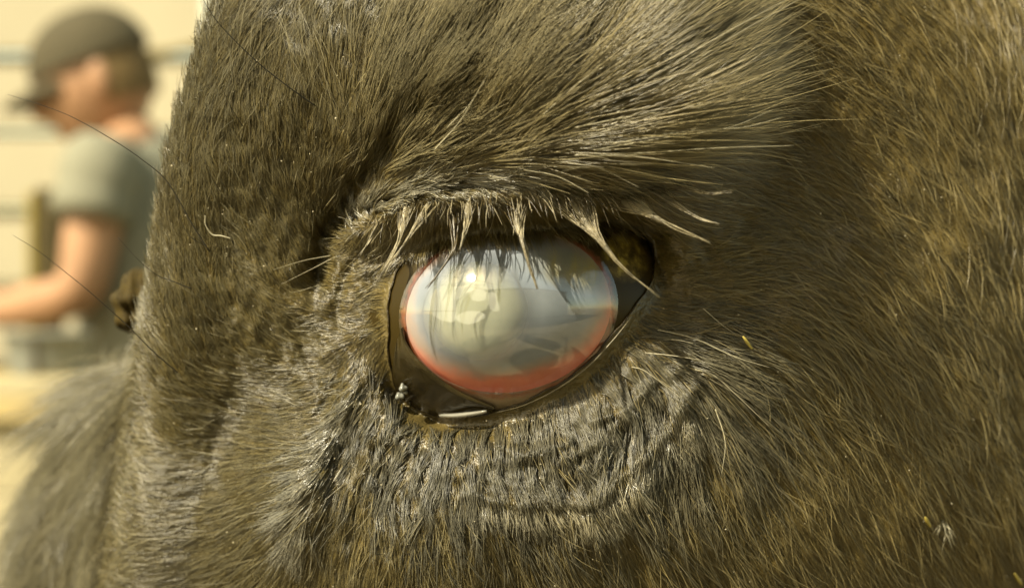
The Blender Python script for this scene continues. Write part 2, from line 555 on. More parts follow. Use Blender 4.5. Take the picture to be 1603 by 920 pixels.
PIECES = [
    [(.00, .52), (.02, .38), (.08, .27), (.17, .2), (.26, .27), (.42, .24), (.45, .35), (.37, .55), (.40, .74), (.35, .93), (.2, .88), (.06, .74)],
    [(.52, .28), (.62, .24), (.73, .26), (.75, .45), (.66, .52), (.58, .50), (.53, .42)],
    [(.78, .28), (.86, .24), (.92, .27), (.97, .5), (1.0, .73), (.9, .74), (.84, .66), (.80, .45)],
    [(.38, .84), (.45, .77), (.56, .73), (.70, .75), (.78, .85), (.70, .95), (.55, 1.0), (.43, .95)],
    [(.20, .16), (.30, .08), (.40, .09), (.45, .04), (.55, .09), (.66, .02), (.75, .06), (.88, .16), (.74, .13), (.62, .17), (.48, .14), (.34, .19)]]
CWD, CHT, CZ0 = 2.9, 2.8, 0.55
for pc in PIECES:
    q = catmull(np.array(pc + pc[:2], float), 60)[:50]
    cx_, cy_ = q[:, 0].mean(), q[:, 1].mean()
    V_, F_ = [], []
    for k_ in np.linspace(0.02, 1, 7):
        for (x_, y_) in q:
            x_, y_ = cx_ + (x_ - cx_) * k_, cy_ + (y_ - cy_) * k_
            V_.append(((x_ - .5) * CWD, 0.02 * math.sin(x_ * 17 + y_ * 5), CZ0 + (1 - y_) * CHT))
    mesh_np('reflector_cloth', np.array(V_), grid_faces(7, 50, True), canvas, M['canvas'])
for x in (-1.56, 1.56):
    V_, F_ = tube_arrays(np.array([(x, 0.05, z) for z in np.linspace(0, 3.38, 6)]), 0.025, 10)
    mesh_np('reflector_pole', V_, F_, canvas, M['dark_item'])
for z in (1.32, 2.75, 3.36):
    V_, F_ = tube_arrays(np.array([(x, 0.05, z) for x in np.linspace(-1.56, 1.56, 6)]), 0.018, 10)
    mesh_np('reflector_crossbar', V_, F_, canvas, M['dark_item'])

# pale board wall added behind the camera to fill shade and veil the eye
fill_wall = bpy.data.objects.new('fill_wall', None)
col.objects.link(fill_wall)
fill_wall.location = (0, -6.2, 0)
tag(fill_wall, 'pale board wall added for fill light, mirrored softly in the horse eye', 'fill_wall')
sb_ = box_mesh('board', 17.0, 0.03, 0.33, 0.01)
sb_.materials.append(M['board'])
for k in range(16):
    o = link('board', sb_, fill_wall)
    o.location = (0, 0.006 * (k % 2), 0.18 + k * 0.332)
    o.rotation_euler = (R(3), 0, 0)
me = box_mesh('fill_wall_top', 17.4, 0.5, 0.12, 0.01); me.materials.append(M['post'])
o = link('fill_wall_top', me, fill_wall); o.location = (0, 0.1, 5.46)

# ------------------------------------------------------------------ shape of the head
# Surface coordinates: u across and v down the side of the face, ten units to the
# millimetre at the plane of the eye; height h in millimetres towards the lens.
def place(u, v, h):
    d = (DIST - h) / DIST
    x = (u - 801.5) * 0.1 * d
    z = (460 - v) * 0.1 * d
    return np.stack([x, -np.asarray(h, float) + 0 * x, z + CAM_Z * 1000], -1) * 0.001


HP = np.array([
    (800, 270, 9), (800, 320, 6), (650, 335, 1), (720, 320, 4), (950, 315, 6), (1030, 335, 0),
    (565, 450, -8), (560, 560, -9), (590, 640, -7),
    (700, 690, -3), (800, 680, -1), (900, 640, -1), (985, 565, -3), (1060, 450, -7),
    (700, 800, 0), (850, 790, 2), (950, 760, 1), (800, 900, -2), (1000, 900, -4), (600, 900, -6),
    (700, 200, 8), (850, 170, 12), (950, 200, 11), (1050, 220, 5), (800, 60, 9), (650, 80, 5), (950, 40, 6),
    (1200, 200, -12), (1175, 300, -11), (1270, 80, -13), (1140, 60, -5),
    (1350, 200, -17), (1500, 200, -26), (1600, 100, -32), (1600, 500, -34), (1400, 450, -16), (1250, 500, -8),
    (1150, 550, -4), (1300, 700, -11), (1500, 700, -24), (1250, 880, -12), (1600, 880, -36), (1100, 700, -4),
    (2000, 0, -85), (2000, 460, -90), (2000, 920, -95), (1600, -300, -58), (800, -350, -16), (1600, 1250, -66),
    (800, 1300, -30), (300, -300, -40), (300, 1250, -50), (2300, 460, -150), (2300, -300, -160), (2300, 1250, -160),
    (520, 170, 0), (500, 330, -8), (450, 100, -3), (400, 300, -8), (420, 480, -12), (350, 150, -9), (330, 400, -13),
    (320, 560, -18), (345, 640, -23), (350, 700, -25), (450, 700, -14), (480, 770, -8), (400, 880, -20), (300, 850, -28),
    (530, 720, -9), (560, 800, -7), (260, 650, -22), (420, 0, -7), (300, 300, -13)], float)


def tps_fit(C, val, smooth=0.0):
    n = len(C)
    d = np.linalg.norm(C[:, None] - C[None], axis=2)
    K = np.where(d > 0, d ** 2 * np.log(d + 1e-9), 0)
    K += np.eye(n) * smooth
    Pm = np.hstack([np.ones((n, 1)), C])
    A = np.block([[K, Pm], [Pm.T, np.zeros((3, 3))]])
    return np.linalg.solve(A, np.concatenate([val, np.zeros(3)]))


def tps_eval(w, C, X):
    out = np.empty(len(X))
    for i in range(0, len(X), 20000):
        x = X[i:i + 20000]
        d = np.linalg.norm(x[:, None] - C[None], axis=2)
        out[i:i + 20000] = (d ** 2 * np.log(d + 1e-9)) @ w[:len(C)] + w[-3] + x @ w[-2:]
    return out


def poly_dist(X, pts):
    best = np.full(len(X), 1e9)
    P = catmull(pts, len(pts) * 5)
    for a, b in zip(P[:-1], P[1:]):
        ab = b - a
        t = np.clip(((X - a) @ ab) / (ab @ ab), 0, 1)
        best = np.minimum(best, np.linalg.norm(X - a - t[:, None] * ab, axis=1))
    return best


def fbm(u, v, seed, scale, octs=3):
    r = np.random.default_rng(seed)
    out = np.zeros(np.shape(u))
    a = 1.0
    for o in range(octs):
        for k in range(4):
            th = r.uniform(0, 2 * np.pi)
            f = (2 ** o) / scale * r.uniform(0.7, 1.3)
            out += a * np.sin((u * np.cos(th) + v * np.sin(th)) * f * 6.283 + r.uniform(0, 6.283)) / 4
        a *= 0.55
    return out


FOLDS = [  # (points, height mm, half width)
    ([(645, 185), (590, 250), (545, 310), (510, 380), (497, 440)], -5.0, 15),
    ([(540, 352), (590, 324), (650, 303), (740, 291), (850, 290), (950, 300)], -2.2, 6),
    ([(560, 366), (620, 332), (700, 317), (800, 309), (900, 313), (985, 326)], 1.8, 12),
    ([(735, 772), (800, 788), (870, 786), (925, 790), (960, 760), (1010, 715), (1050, 670), (1085, 610)], 1.5, 7),
    ([(760, 745), (850, 758), (920, 755), (985, 690), (1030, 640)], -0.6, 12),
    ([(850, 745), (900, 715), (950, 690), (985, 650)], 1.1, 7),
    ([(720, 730), (800, 725), (880, 700)], 0.9, 10),
    ([(565, 600), (522, 670), (487, 740), (466, 800), (470, 850)], 2.6, 15),
    ([(572, 590), (550, 660), (529, 720), (517, 790), (512, 850)], -0.8, 9),
    ([(600, 660), (575, 730), (548, 810)], 1.2, 14),
    ([(585, 420), (560, 480), (550, 540)], 0.4, 12),
    ([(1060, 620), (1090, 690), (1085, 740)], 1.2, 9),
    ([(780, 700), (840, 712), (900, 690)], 0.8, 5), ([(820, 735), (880, 735), (930, 712), (975, 668)], -0.9, 5),
    ([(700, 745), (770, 752), (830, 765)], 0.7, 6), ([(930, 660), (980, 640), (1020, 600)], 0.8, 5), ([(880, 820), (950, 812), (1000, 775)], 0.7, 7),
    ([(1010, 560), (1050, 590), (1075, 560)], 0.7, 6), ([(590, 700), (565, 770), (545, 850)], -0.8, 5), ([(540, 560), (520, 610), (500, 650)], -0.9, 5),
    ([(560, 400), (535, 450), (528, 520)], -0.9, 6), ([(1045, 380), (1075, 410), (1080, 460)], 0.8, 6),
]

GU0, GV0, GS = -60, -470, 4
GNU, GNV = 610, 470
gu = GU0 + GS * np.arange(GNU)
gv = GV0 + GS * np.arange(GNV)
GX = np.stack(np.meshgrid(gu, gv), -1).reshape(-1, 2).astype(float)
tw = tps_fit(HP[:, :2], HP[:, 2], 3.0)
Hgrid = tps_eval(tw, HP[:, :2], GX)
near = (GX[:, 0] > 380) & (GX[:, 0] < 1200) & (GX[:, 1] > 120) & (GX[:, 1] < 920)
for pts, A, sg in FOLDS:
    d = poly_dist(GX[near], np.array(pts, float))
    wv = 0.75 + 0.3 * fbm(GX[near][:, 0], GX[near][:, 1], int(abs(A) * 100) + len(pts), 60, 2)
    Hgrid[near] += A * wv * np.exp(-0.5 * (d / sg) ** 2)
Hgrid = Hgrid.reshape(GNV, GNU)


UU, VV = np.meshgrid(gu, gv)
Hgrid += 0.55 * fbm(UU, VV, 3, 110) + 0.25 * fbm(UU, VV, 4, 38)

# opening between the lids
LID = np.array([(624, 613), (614, 586), (607, 546), (606, 500), (612, 452), (629, 415), (655, 395), (700, 379), (750, 370),
                (800, 363), (850, 358), (900, 353), (950, 350), (990, 353), (1014, 366), (1025, 392), (1023, 425), (1010, 455),
                (988, 490), (958, 528), (925, 563), (890, 592), (850, 617), (810, 634), (770, 645), (730, 652), (692, 653),
                (662, 646), (640, 633)], float)
NA = 720
lid = catmull(np.vstack([LID[-2:], LID, LID[:3]]), 4000)
lid = lid[(4000 * 2) // 33: (4000 * 31) // 33]
seg = np.concatenate([[0], np.cumsum(np.linalg.norm(np.diff(lid, axis=0), axis=1))])
s_ = np.linspace(0, seg[-1], NA, endpoint=False)
lid = np.stack([np.interp(s_, seg, lid[:, 0]), np.interp(s_, seg, lid[:, 1])], -1)
nrm_ = np.roll(lid, -1, axis=0) - np.roll(lid, 1, axis=0)
nrm_ = np.stack([nrm_[:, 1], -nrm_[:, 0]], -1) / np.linalg.norm(nrm_, axis=1)[:, None]
a_ = np.linspace(0, 2 * np.pi, NA, endpoint=False)
lid = lid + nrm_ * (1.5 * np.sin(a_ * 7 + 1) + 1.1 * np.sin(a_ * 17 + 2) + 0.4 * np.sin(a_ * 41 + 4))[:, None]
EC = np.array([805.0, 500.0])      # middle of the opening

# globe: half axes in mm, middle of the globe 18 mm behind the plane of the eye
GC = np.array([803.0, 488.0])
GRX, GRZ, GRY, GH = 26.0, 20.5, 21.0, -18.0


def globe_h(u, v):
    q = ((u - GC[0]) * 0.1 / GRX) ** 2 + ((v - GC[1]) * 0.1 / GRZ) ** 2
    return GH + GRY * np.sqrt(np.clip(1 - q, 0.0, 1))


def inside_lid(u, v):
    c = np.zeros(len(u), bool)
    P = lid[::6]
    Q = np.roll(P, -1, axis=0)
    for (x1, y1), (x2, y2) in zip(P, Q):
        if y1 == y2:
            continue
        m = ((y1 > v) != (y2 > v)) & (u < (x2 - x1) * (v - y1) / (y2 - y1) + x1)
        c ^= m
    return c


# distance to the lid edge over the grid, and the lids resting on the globe
dl = np.full(GX.shape[0], 1e9)
near = (GX[:, 0] > 430) & (GX[:, 0] < 1190) & (GX[:, 1] > 190) & (GX[:, 1] < 830)
X = GX[near]
best = np.full(len(X), 1e9)
for i in range(0, len(X), 4000):
    best[i:i + 4000] = np.min(np.linalg.norm(X[i:i + 4000, None] - lid[None, ::5], axis=2), axis=1)
dl[near] = best
Dgrid = np.minimum(dl, 400).reshape(GNV, GNU)
gh = globe_h(GX[:, 0], GX[:, 1]).reshape(GNV, GNU) + 0.5
wgt = np.exp(-(Dgrid / 26.0) ** 2)
Hgrid = Hgrid * (1 - wgt) + np.maximum(gh, -11) * wgt


Hsoft = Hgrid.copy()
for _ in range(160):      # broad form only, for the part that rolls away
    Hsoft[1:-1] = 0.25 * Hsoft[:-2] + 0.5 * Hsoft[1:-1] + 0.25 * Hsoft[2:]


def bil(G, u, v):
    x = np.clip((u - GU0) / GS, 0, GNU - 1.001)
    y = np.clip((v - GV0) / GS, 0, GNV - 1.001)
    i = x.astype(int); j = y.astype(int)
    fx = x - i; fy = y - j
    return (G[j, i] * (1 - fx) * (1 - fy) + G[j, i + 1] * fx * (1 - fy)
            + G[j + 1, i] * (1 - fx) * fy + G[j + 1, i + 1] * fx * fy)


# outline of the nose bridge on the left, where the surface rolls away from the lens
XL = np.array([(-500, 560), (-200, 430), (0, 343), (60, 322), (130, 299), (230, 270), (330, 250), (450, 234), (560, 224),
               (640, 213), (760, 195), (920, 174), (1100, 150), (1400, 120)], float)


def outline(v):
    return np.interp(v, XL[:, 0], XL[:, 1])


ROLL_A = catmull([(0, 0), (-6, -1.5), (-10, -5), (-12, -11.5), (-11.6, -22), (-9, -45), (-5, -75), (0, -115)], 300)
ROLL_B = catmull([(0, 0), (-6, -1.6), (-10, -5), (-12, -12), (-12.4, -30), (-12.8, -58), (-15, -72), (-19, -79), (-23, -86),
                  (-25.4, -97), (-25, -115), (-20, -150)], 300)


def arclen(P):
    return np.concatenate([[0], np.cumsum(np.linalg.norm(np.diff(P, axis=0), axis=1))])


LA, LB = arclen(ROLL_A), arclen(ROLL_B)


def sstep(x, a, b):
    t = np.clip((x - a) / (b - a), 0, 1)
    return t * t * (3 - 2 * t)


def surf(u, v):
    """Point of the head's surface, metres."""
    u = np.asarray(u, float); v = np.asarray(v, float)
    seam = outline(v) + 120
    a = np.clip((seam - u) * 0.1, 0, 170)
    ax, ah = np.interp(a, LA, ROLL_A[:, 0]), np.interp(a, LA, ROLL_A[:, 1])
    bx, bh = np.interp(a, LB, ROLL_B[:, 0]), np.interp(a, LB, ROLL_B[:, 1])
    k = sstep(v, 520, 640)
    bx = np.where(bx < -12.4, -12.4 + (bx + 12.4) * (0.58 + 0.40 * sstep(v, 620, 900)), bx)
    ox = ax * (1 - k) + bx * k
    oh = ah * (1 - k) + bh * k
    uu = np.where(a > 0, seam + ox * 10, u)
    h = bil(Hgrid, np.maximum(u, seam), v)
    h = np.where(a > 0, h + (bil(Hsoft, seam, v) - h) * np.clip(a / 8, 0, 1), h) + oh
    return place(uu, v, h)


def frame(u, v, e=4.0):
    p = surf(u, v)
    tu = surf(u + e, v) - surf(u - e, v)
    tv = surf(u, v + e) - surf(u, v - e)
    n = np.cross(tv, tu)
    n /= np.linalg.norm(n, axis=-1)[..., None] + 1e-15
    return p, tu / (2 * e), tv / (2 * e), n


# ------------------------------------------------------------------ the horse's head: one continuous skin
head = bpy.data.objects.new('horse_head', None)
col.objects.link(head)
head.empty_display_size = 0.05
tag(head, 'black horse head with cloudy red rimmed eye and short dusty coat', 'horse')

UL, UR, VT, VB = -1150.0, 2250.0, -440.0, 1360.0
NRING = 190
dirs = lid - EC
tx = np.where(dirs[:, 0] > 0, (UR - EC[0]) / np.maximum(dirs[:, 0], 1e-6), (UL - EC[0]) / np.minimum(dirs[:, 0], -1e-6))
ty = np.where(dirs[:, 1] > 0, (VB - EC[1]) / np.maximum(dirs[:, 1], 1e-6), (VT - EC[1]) / np.minimum(dirs[:, 1], -1e-6))
outer = EC + dirs * np.minimum(tx, ty)[:, None]
g = np.linspace(0, 1, NRING)
g = 0.12 * g + 0.88 * g ** 2.1
rows = []
for k, (du, dh) in enumerate([(12, -6.0), (8, -2.6), (4.5, -0.8), (2, -0.15)]):      # the lid edge turning in on the globe
    c = lid + (EC - lid) / np.linalg.norm(EC - lid, axis=1)[:, None] * du
    hh = np.minimum(globe_h(lid[:, 0], lid[:, 1]) + 0.5, 50)
    hh = np.maximum(hh, -11) + dh * 0.8
    rows.append(place(c[:, 0], c[:, 1], hh))
for s in g:
    q = lid + (outer - lid) * s
    rows.append(surf(q[:, 0], q[:, 1]))
V = np.concatenate(rows)
skin = mesh_np('head_skin', V, grid_faces(len(rows), NA, True), head, M['skin'])
skin.data.materials.append(M['lid_edge'])
mi = np.zeros(len(skin.data.polygons), np.int32)
mi[:NA * 5] = 1
skin.data.polygons.foreach_set('material_index', mi)

# ------------------------------------------------------------------ lie of the coat
DP = np.array([  # u, v, direction (0 right, 90 up), length mm
    (350, 20, 50, 8), (330, 120, 58, 7), (300, 220, 64, 6), (265, 330, 80, 5),
    (450, 60, 52, 9), (420, 150, 68, 8), (400, 230, 92, 6), (360, 285, 95, 5),
    (500, 120, 108, 9), (512, 178, 96, 7), (535, 150, 78, 8),
    (560, 90, 62, 10), (620, 60, 55, 11), (700, 100, 52, 12), (760, 40, 57, 13), (800, 120, 54, 14), (880, 60, 50, 14),
    (650, 170, 52, 10), (585, 180, 62, 8), (450, -60, 50, 9), (800, -60, 55, 13), (1100, -60, 20, 9),
    (750, 210, 46, 13), (850, 180, 42, 18), (950, 150, 38, 18), (1000, 80, 42, 15), (900, 232, 22, 18), (1000, 212, 14, 18),
    (1050, 160, 26, 15), (700, 255, 38, 8), (640, 275, 35, 6), (800, 262, 16, 9), (900, 270, 2, 11), (1000, 268, -4, 12),
    (590, 285, 60, 4), (550, 340, 75, 4), (560, 240, 75, 5), (600, 305, 25, 4), (700, 290, 10, 4), (800, 288, -20, 5),
    (570, 380, -120, 3.5), (620, 345, -118, 4), (680, 330, -104, 4), (740, 322, -92, 4), (820, 316, -80, 4.5), (900, 316, -60, 5),
    (980, 328, -40, 5), (1045, 345, -22, 6), (1050, 300, -8, 9),
    (1060, 400, 10, 4), (1110, 405, 14, 6), (1150, 440, -8, 7), (1080, 470, -8, 5), (1150, 520, -30, 9), (1080, 540, -20, 8),
    (1200, 600, -50, 9), (1130, 640, -58, 9), (1060, 620, -72, 7),
    (1180, 200, -15, 6), (1200, 300, -22, 6), (1250, 100, -30, 6), (1300, 200, -45, 7), (1300, 350, -40, 7), (1300, 50, -45, 7),
    (1400, 100, -56, 8), (1450, 250, -60, 9), (1400, 450, -52, 9), (1520, 150, -72, 10), (1580, 100, -82, 10), (1600, 300, -86, 11),
    (1520, 400, -70, 10), (1450, 600, -60, 9), (1560, 600, -74, 9), (1300, 550, -54, 9), (1250, 700, -60, 10), (1350, 750, -65, 9),
    (1450, 800, -62, 9), (1560, 800, -66, 9), (1200, 850, -55, 10), (1300, 880, -58, 10), (1700, 400, -85, 10), (1700, 900, -70, 10),
    (1300, 1000, -60, 10), (900, 1000, -60, 9), (600, 1000, -90, 7),
    (960, 590, -60, 3.5), (900, 640, -72, 4), (800, 680, -85, 3.5), (720, 700, -95, 3.5), (650, 720, -98, 3), (620, 680, -110, 2.5),
    (700, 780, -85, 5), (620, 800, -92, 4.5), (800, 850, -72, 7), (700, 880, -76, 6), (900, 860, -56, 8), (1000, 880, -56, 9),
    (1000, 800, -64, 8), (1100, 780, -68, 9), (950, 690, -95, 5), (860, 735, -60, 5), (1050, 850, -55, 9), (1100, 700, -68, 9),
    (780, 760, -75, 5), (930, 790, -62, 6), (1010, 700, -100, 6),
    (580, 470, 205, 2.2), (565, 560, -104, 3), (560, 680, -105, 4), (530, 780, -106, 5), (500, 840, -98, 6),
    (480, 760, -150, 6), (462, 690, 178, 6), (440, 625, 168, 5), (505, 600, 190, 3.5), (525, 500, 165, 3), (480, 540, 150, 3.5),
    (540, 420, 150, 3),
    (300, 400, 96, 4), (400, 350, 112, 4.5), (450, 420, 118, 4), (350, 480, 104, 4), (300, 560, 110, 4), (400, 520, 122, 4),
    (350, 620, 150, 4), (280, 680, 140, 4), (400, 680, 182, 5), (350, 760, 194, 6), (420, 760, 202, 7), (300, 850, 192, 7),
    (400, 850, 216, 7), (230, 800, 160, 5), (250, 900, 185, 6), (480, 900, -112, 6), (560, 880, -95, 6), (400, 1000, -130, 7),
    (120, 600, -110, 7), (0, 800, -120, 9), (-200, 700, -115, 12), (-500, 700, -115, 12), (-200, 900, -115, 12), (-700, 900, -115, 12),
    (150, 100, 60, 6), (100, 400, 110, 4)], float)
FS = 16
fu = np.arange(-1200, 2300, FS); fv = np.arange(-460, 1400, FS)
FX = np.stack(np.meshgrid(fu, fv), -1).reshape(-1, 2).astype(float)
d2 = ((FX[:, None] - DP[None, :, :2]) ** 2).sum(2)
w = 1 / (d2 + 300.0) ** 1.7
w /= w.sum(1)[:, None]
ang = np.radians(DP[:, 2])
FDX = (w @ np.cos(ang)).reshape(len(fv), len(fu))
FDY = (w @ -np.sin(ang)).reshape(len(fv), len(fu))
FLN = (w @ DP[:, 3]).reshape(len(fv), len(fu))


def fbil(G, u, v):
    x = np.clip((u - fu[0]) / FS, 0, len(fu) - 1.001)
    y = np.clip((v - fv[0]) / FS, 0, len(fv) - 1.001)
    i = x.astype(int); j = y.astype(int)
    fx = x - i; fy = y - j
    return (G[j, i] * (1 - fx) * (1 - fy) + G[j, i + 1] * fx * (1 - fy)
            + G[j + 1, i] * (1 - fx) * fy + G[j + 1, i + 1] * fx * fy)


def hash2(i, j, k):
    x = np.sin(i * 127.1 + j * 311.7 + k * 74.7) * 43758.5453
    return x - np.floor(x)


def clump_of(u, v, cell, seed):
    """Nearest of a set of scattered tuft centres: its place and two indices."""
    i0 = np.floor(u / cell); j0 = np.floor(v / cell)
    bd = np.full(len(u), 1e18)
    cu = u.copy(); cv = v.copy(); ci = i0.copy(); cj = j0.copy()
    for di in (-1, 0, 1):
        for dj in (-1, 0, 1):
            i = i0 + di; j = j0 + dj
            x = (i + hash2(i, j, seed)) * cell
            y = (j + hash2(i, j, seed + 1)) * cell
            d = (x - u) ** 2 + (y - v) ** 2
            m = d < bd
            bd = np.where(m, d, bd); cu = np.where(m, x, cu); cv = np.where(m, y, cv)
            ci = np.where(m, i, ci); cj = np.where(m, j, cj)
    return cu, cv, ci, cj


def curves_object(name, pos, rad, parent, mat):
    """pos: strands x points x 3, rad the same without the last axis."""
    n, k, _ = pos.shape
    cd = bpy.data.hair_curves.new(name)
    cd.add_curves([k] * n)
    cd.attributes['position'].data.foreach_set('vector', pos.astype(np.float32).ravel())
    ra = cd.attributes.get('radius') or cd.attributes.new('radius', 'FLOAT', 'POINT')
    ra.data.foreach_set('value', rad.astype(np.float32).ravel())
    o = link(name, cd, parent, mat)
    o['kind'] = 'stuff'
    return o


def grow(name, u, v, mat, length=0.74, lift=0.15, straight=0.15, radius=0.037, cell=13.0, clump=0.58, jit=0.09,
         cjit=0.13, seed=11, k=6, curl=0.07, lenvar=0.3, fixlen=None, cpow=1.25, big=0.28):
    n = len(u)
    r = np.random.default_rng(seed)
    cu, cv, ci, cj = clump_of(u, v, cell, seed)
    bu, bv, bi, bj = clump_of(cu, cv, cell * 3.1, seed + 7)
    c1, c2, c3 = hash2(ci, cj, seed + 2), hash2(ci, cj, seed + 3), hash2(ci, cj, seed + 4)
    su = 0.5 * u + 0.5 * cu; sv = 0.5 * v + 0.5 * cv
    dx, dy = fbil(FDX, su, sv), fbil(FDY, su, sv)
    mag = np.sqrt(dx * dx + dy * dy) + 1e-9
    th = np.arctan2(dy, dx) + r.normal(0, jit, n) + (c1 - 0.5) * 2 * cjit + 0.22 * fbm(u, v, seed + 5, 120, 2)
    L = fbil(FLN, u, v) * length if fixlen is None else fixlen
    L = L * (1 + lenvar * (c2 - 0.5)) * (1 + r.normal(0, 0.16, n)).clip(0.4, 1.5)
    up = lift * (0.6 + 0.8 * c3) + 0.9 * (1 - np.clip(mag * 1.25, 0, 1)) + r.normal(0, 0.07, n)
    up = np.clip(up, 0.06, 1.25)
    flat = np.cos(up)
    t = np.linspace(0, 1, k)
    p0, tu, tv, nn = frame(u, v)
    Dv = tu * np.cos(th)[:, None] + tv * np.sin(th)[:, None]
    Dv /= np.linalg.norm(Dv, axis=1)[:, None] + 1e-15
    bend = r.normal(0, curl, n)
    side = np.cross(nn, Dv)
    pos = np.empty((n, k, 3))
    for i, ti in enumerate(t):
        ku = (u - cu) * clump + (cu - bu) * big
        kv = (v - cv) * clump + (cv - bv) * big
        uu = u + np.cos(th) * L * 10 * flat * ti - ku * ti ** cpow
        vv = v + np.sin(th) * L * 10 * flat * ti - kv * ti ** cpow
        fol = surf(uu, vv)
        off = -(tu * ku[:, None] + tv * kv[:, None]) * ti ** cpow
        st = p0 + Dv * (L * flat * ti * 0.001)[:, None] + off
        q = fol * (1 - straight) + st * straight
        hgt = np.sin(up) * L * (ti * (1 - 0.42 * ti)) * 0.001
        pos[:, i] = q + nn * hgt[:, None] + side * (bend * L * 0.001 * ti * ti)[:, None]
    rr = radius * 0.001 * np.array([1.0, 1.0, 0.92, 0.8, 0.6, 0.18])[None, :k] * r.uniform(0.7, 1.3, n)[:, None]
    return curves_object(name, pos, rr, head, mat)


def scatter(n, u0, u1, v0, v1, r):
    return r.uniform(u0, u1, n), r.uniform(v0, v1, n)


def clear_of_lids(u, v, gap):
    return ~inside_lid(u, v) & (bil(Dgrid, u, v) > gap)


# where the coat is wet with tears, below the eye
WETL = np.array([(660, 690), (760, 700), (860, 700), (960, 660), (1040, 620)], float)


def wetness(u, v):
    X = np.stack([u, v], -1)
    d = poly_dist(X, WETL)
    return np.exp(-(d / 85.0) ** 2)


HAIR = 1.0
r = np.random.default_rng(21)
u, v = scatter(int(520000 * HAIR), -1000, 1720, -110, 1030, r)
seam = outline(v) + 120
keep = clear_of_lids(u, v, 4) & ~((v > 440) & (u > 640) & (bil(Dgrid, u, v) < 17))
keep &= ~((u < seam - 330) & (v < 500))
bare = np.exp(-(((u - 640) / 70) ** 2 + ((v - 672) / 26) ** 2)) + np.exp(-(((u - 572) / 26) ** 2 + ((v - 520) / 80) ** 2)) \
    + np.exp(-(((u - 1045) / 22) ** 2 + ((v - 420) / 50) ** 2))
keep &= r.uniform(0, 1, len(u)) > 0.6 * bare
wet = wetness(u, v)
wsel = r.uniform(0, 1, len(u)) < wet * 1.15
grow('fur', u[keep & ~wsel], v[keep & ~wsel], M['fur'])
grow('wet_fur', u[keep & wsel], v[keep & wsel], M['wet'], lift=0.27, straight=0.1, cell=24, clump=0.94, jit=0.05, cjit=0.28,
     seed=41, radius=0.055, length=1.2, cpow=0.7, big=0.25)
# hairs standing off the outline of the nose bridge
v = r.uniform(-80, 1000, 1800)
u = outline(v) + 120 - r.uniform(100, 260, len(v))
grow('outline_hair', u, v, M['fur'], length=0.8, lift=0.6, straight=0.7, radius=0.04, cell=26, clump=0.5, jit=0.3, cjit=0.4, seed=55, curl=0.2)
# coarse guard hairs over the coat
u, v = scatter(12000, 150, 1680, -80, 1000, r)
m = clear_of_lids(u, v, 14)
grow('guard_hair', u[m], v[m], M['brow'], length=1.0, lift=0.28, straight=0.4, radius=0.05, clump=0.2, jit=0.14, seed=61, curl=0.14)
# coat on the parts of the head outside the picture
u, v = scatter(60000, -1100, 2200, -420, 1340, r)
m = (u > 1700) | (v < -100) | (v > 1020)
grow('outer_coat', u[m], v[m], M['fur'], radius=0.12, seed=71, cell=30)

# long loose hair on the far side of the nose
u, v = scatter(9000, -1000, -250, 560, 1000, r)
n_ = len(u)
grow('long_nose_hair', u, v, M['brow'], fixlen=r.uniform(8, 24, n_), lift=0.5, straight=0.8, radius=0.075, cell=60, clump=0.5, jit=0.25, cjit=0.35, seed=91, curl=0.25)
# pale wet hair along the fold under the eye and the fold by the inner corner
parts_u, parts_v = [], []
for pts, n_, sg in (([(740, 776), (800, 792), (870, 790), (925, 794), (960, 764), (1010, 719), (1050, 674), (1085, 620)], 2600, 6),
                    ([(560, 620), (522, 674), (487, 744), (466, 804), (470, 850)], 1500, 9),
                    ([(545, 345), (600, 316), (660, 298), (750, 285), (850, 282)], 1800, 8)):
    C = catmull(pts, 300)[r.integers(0, 300, n_)]
    parts_u.append(C[:, 0] + r.normal(0, sg, n_)); parts_v.append(C[:, 1] + r.normal(0, sg, n_))
u, v = np.concatenate(parts_u), np.concatenate(parts_v)
m = clear_of_lids(u, v, 12)
grow('fold_hair', u[m], v[m], M['pale_coat'], length=0.85, lift=0.3, straight=0.3, radius=0.05, cell=13, clump=0.8, jit=0.12, cjit=0.3, seed=101, cpow=0.8)
# long hair sweeping up and back from the brow
BL = catmull([(560, 290), (620, 270), (700, 262), (800, 258), (900, 262), (985, 272)], 400)
nb = 15000
i = r.integers(0, 400, nb)
t_ = r.uniform(0, 1, nb) ** 0.8
u = BL[i, 0] + r.normal(0, 12, nb) + t_ * 95 * (i / 400 + 0.2)
v = BL[i, 1] - t_ * 190 + r.normal(0, 8, nb)
m = clear_of_lids(u, v, 30) & (u < 1080) & ~((v > 250) & (u > 920))
grow('brow_hair', u[m], v[m], M['brow'], length=1.35, lift=0.26, straight=0.85, radius=0.055, cell=22, clump=0.5, jit=0.07,
     cjit=0.13, seed=81, curl=0.07)

# ------------------------------------------------------------------ the eye
def rho_node(n, l, cu, cv, a, b, tilt):
    """Distance from the middle of an ellipse on the eye, 1 on its edge."""
    tc = n.new('ShaderNodeTexCoord')
    mp = n.new('ShaderNodeMapping')
    mp.vector_type = 'TEXTURE'
    mp.inputs['Location'].default_value = ((cu - 801.5) * 1e-4, 0, (460 - cv) * 1e-4 + CAM_Z)
    mp.inputs['Rotation'].default_value = (0, -R(tilt), 0)
    mp.inputs['Scale'].default_value = (a * 1e-4, 1e6, b * 1e-4)
    l.new(tc.outputs['Object'], mp.inputs['Vector'])
    ln = n.new('ShaderNodeVectorMath')
    ln.operation = 'LENGTH'
    l.new(mp.outputs['Vector'], ln.inputs[0])
    return ln.outputs['Value'], tc


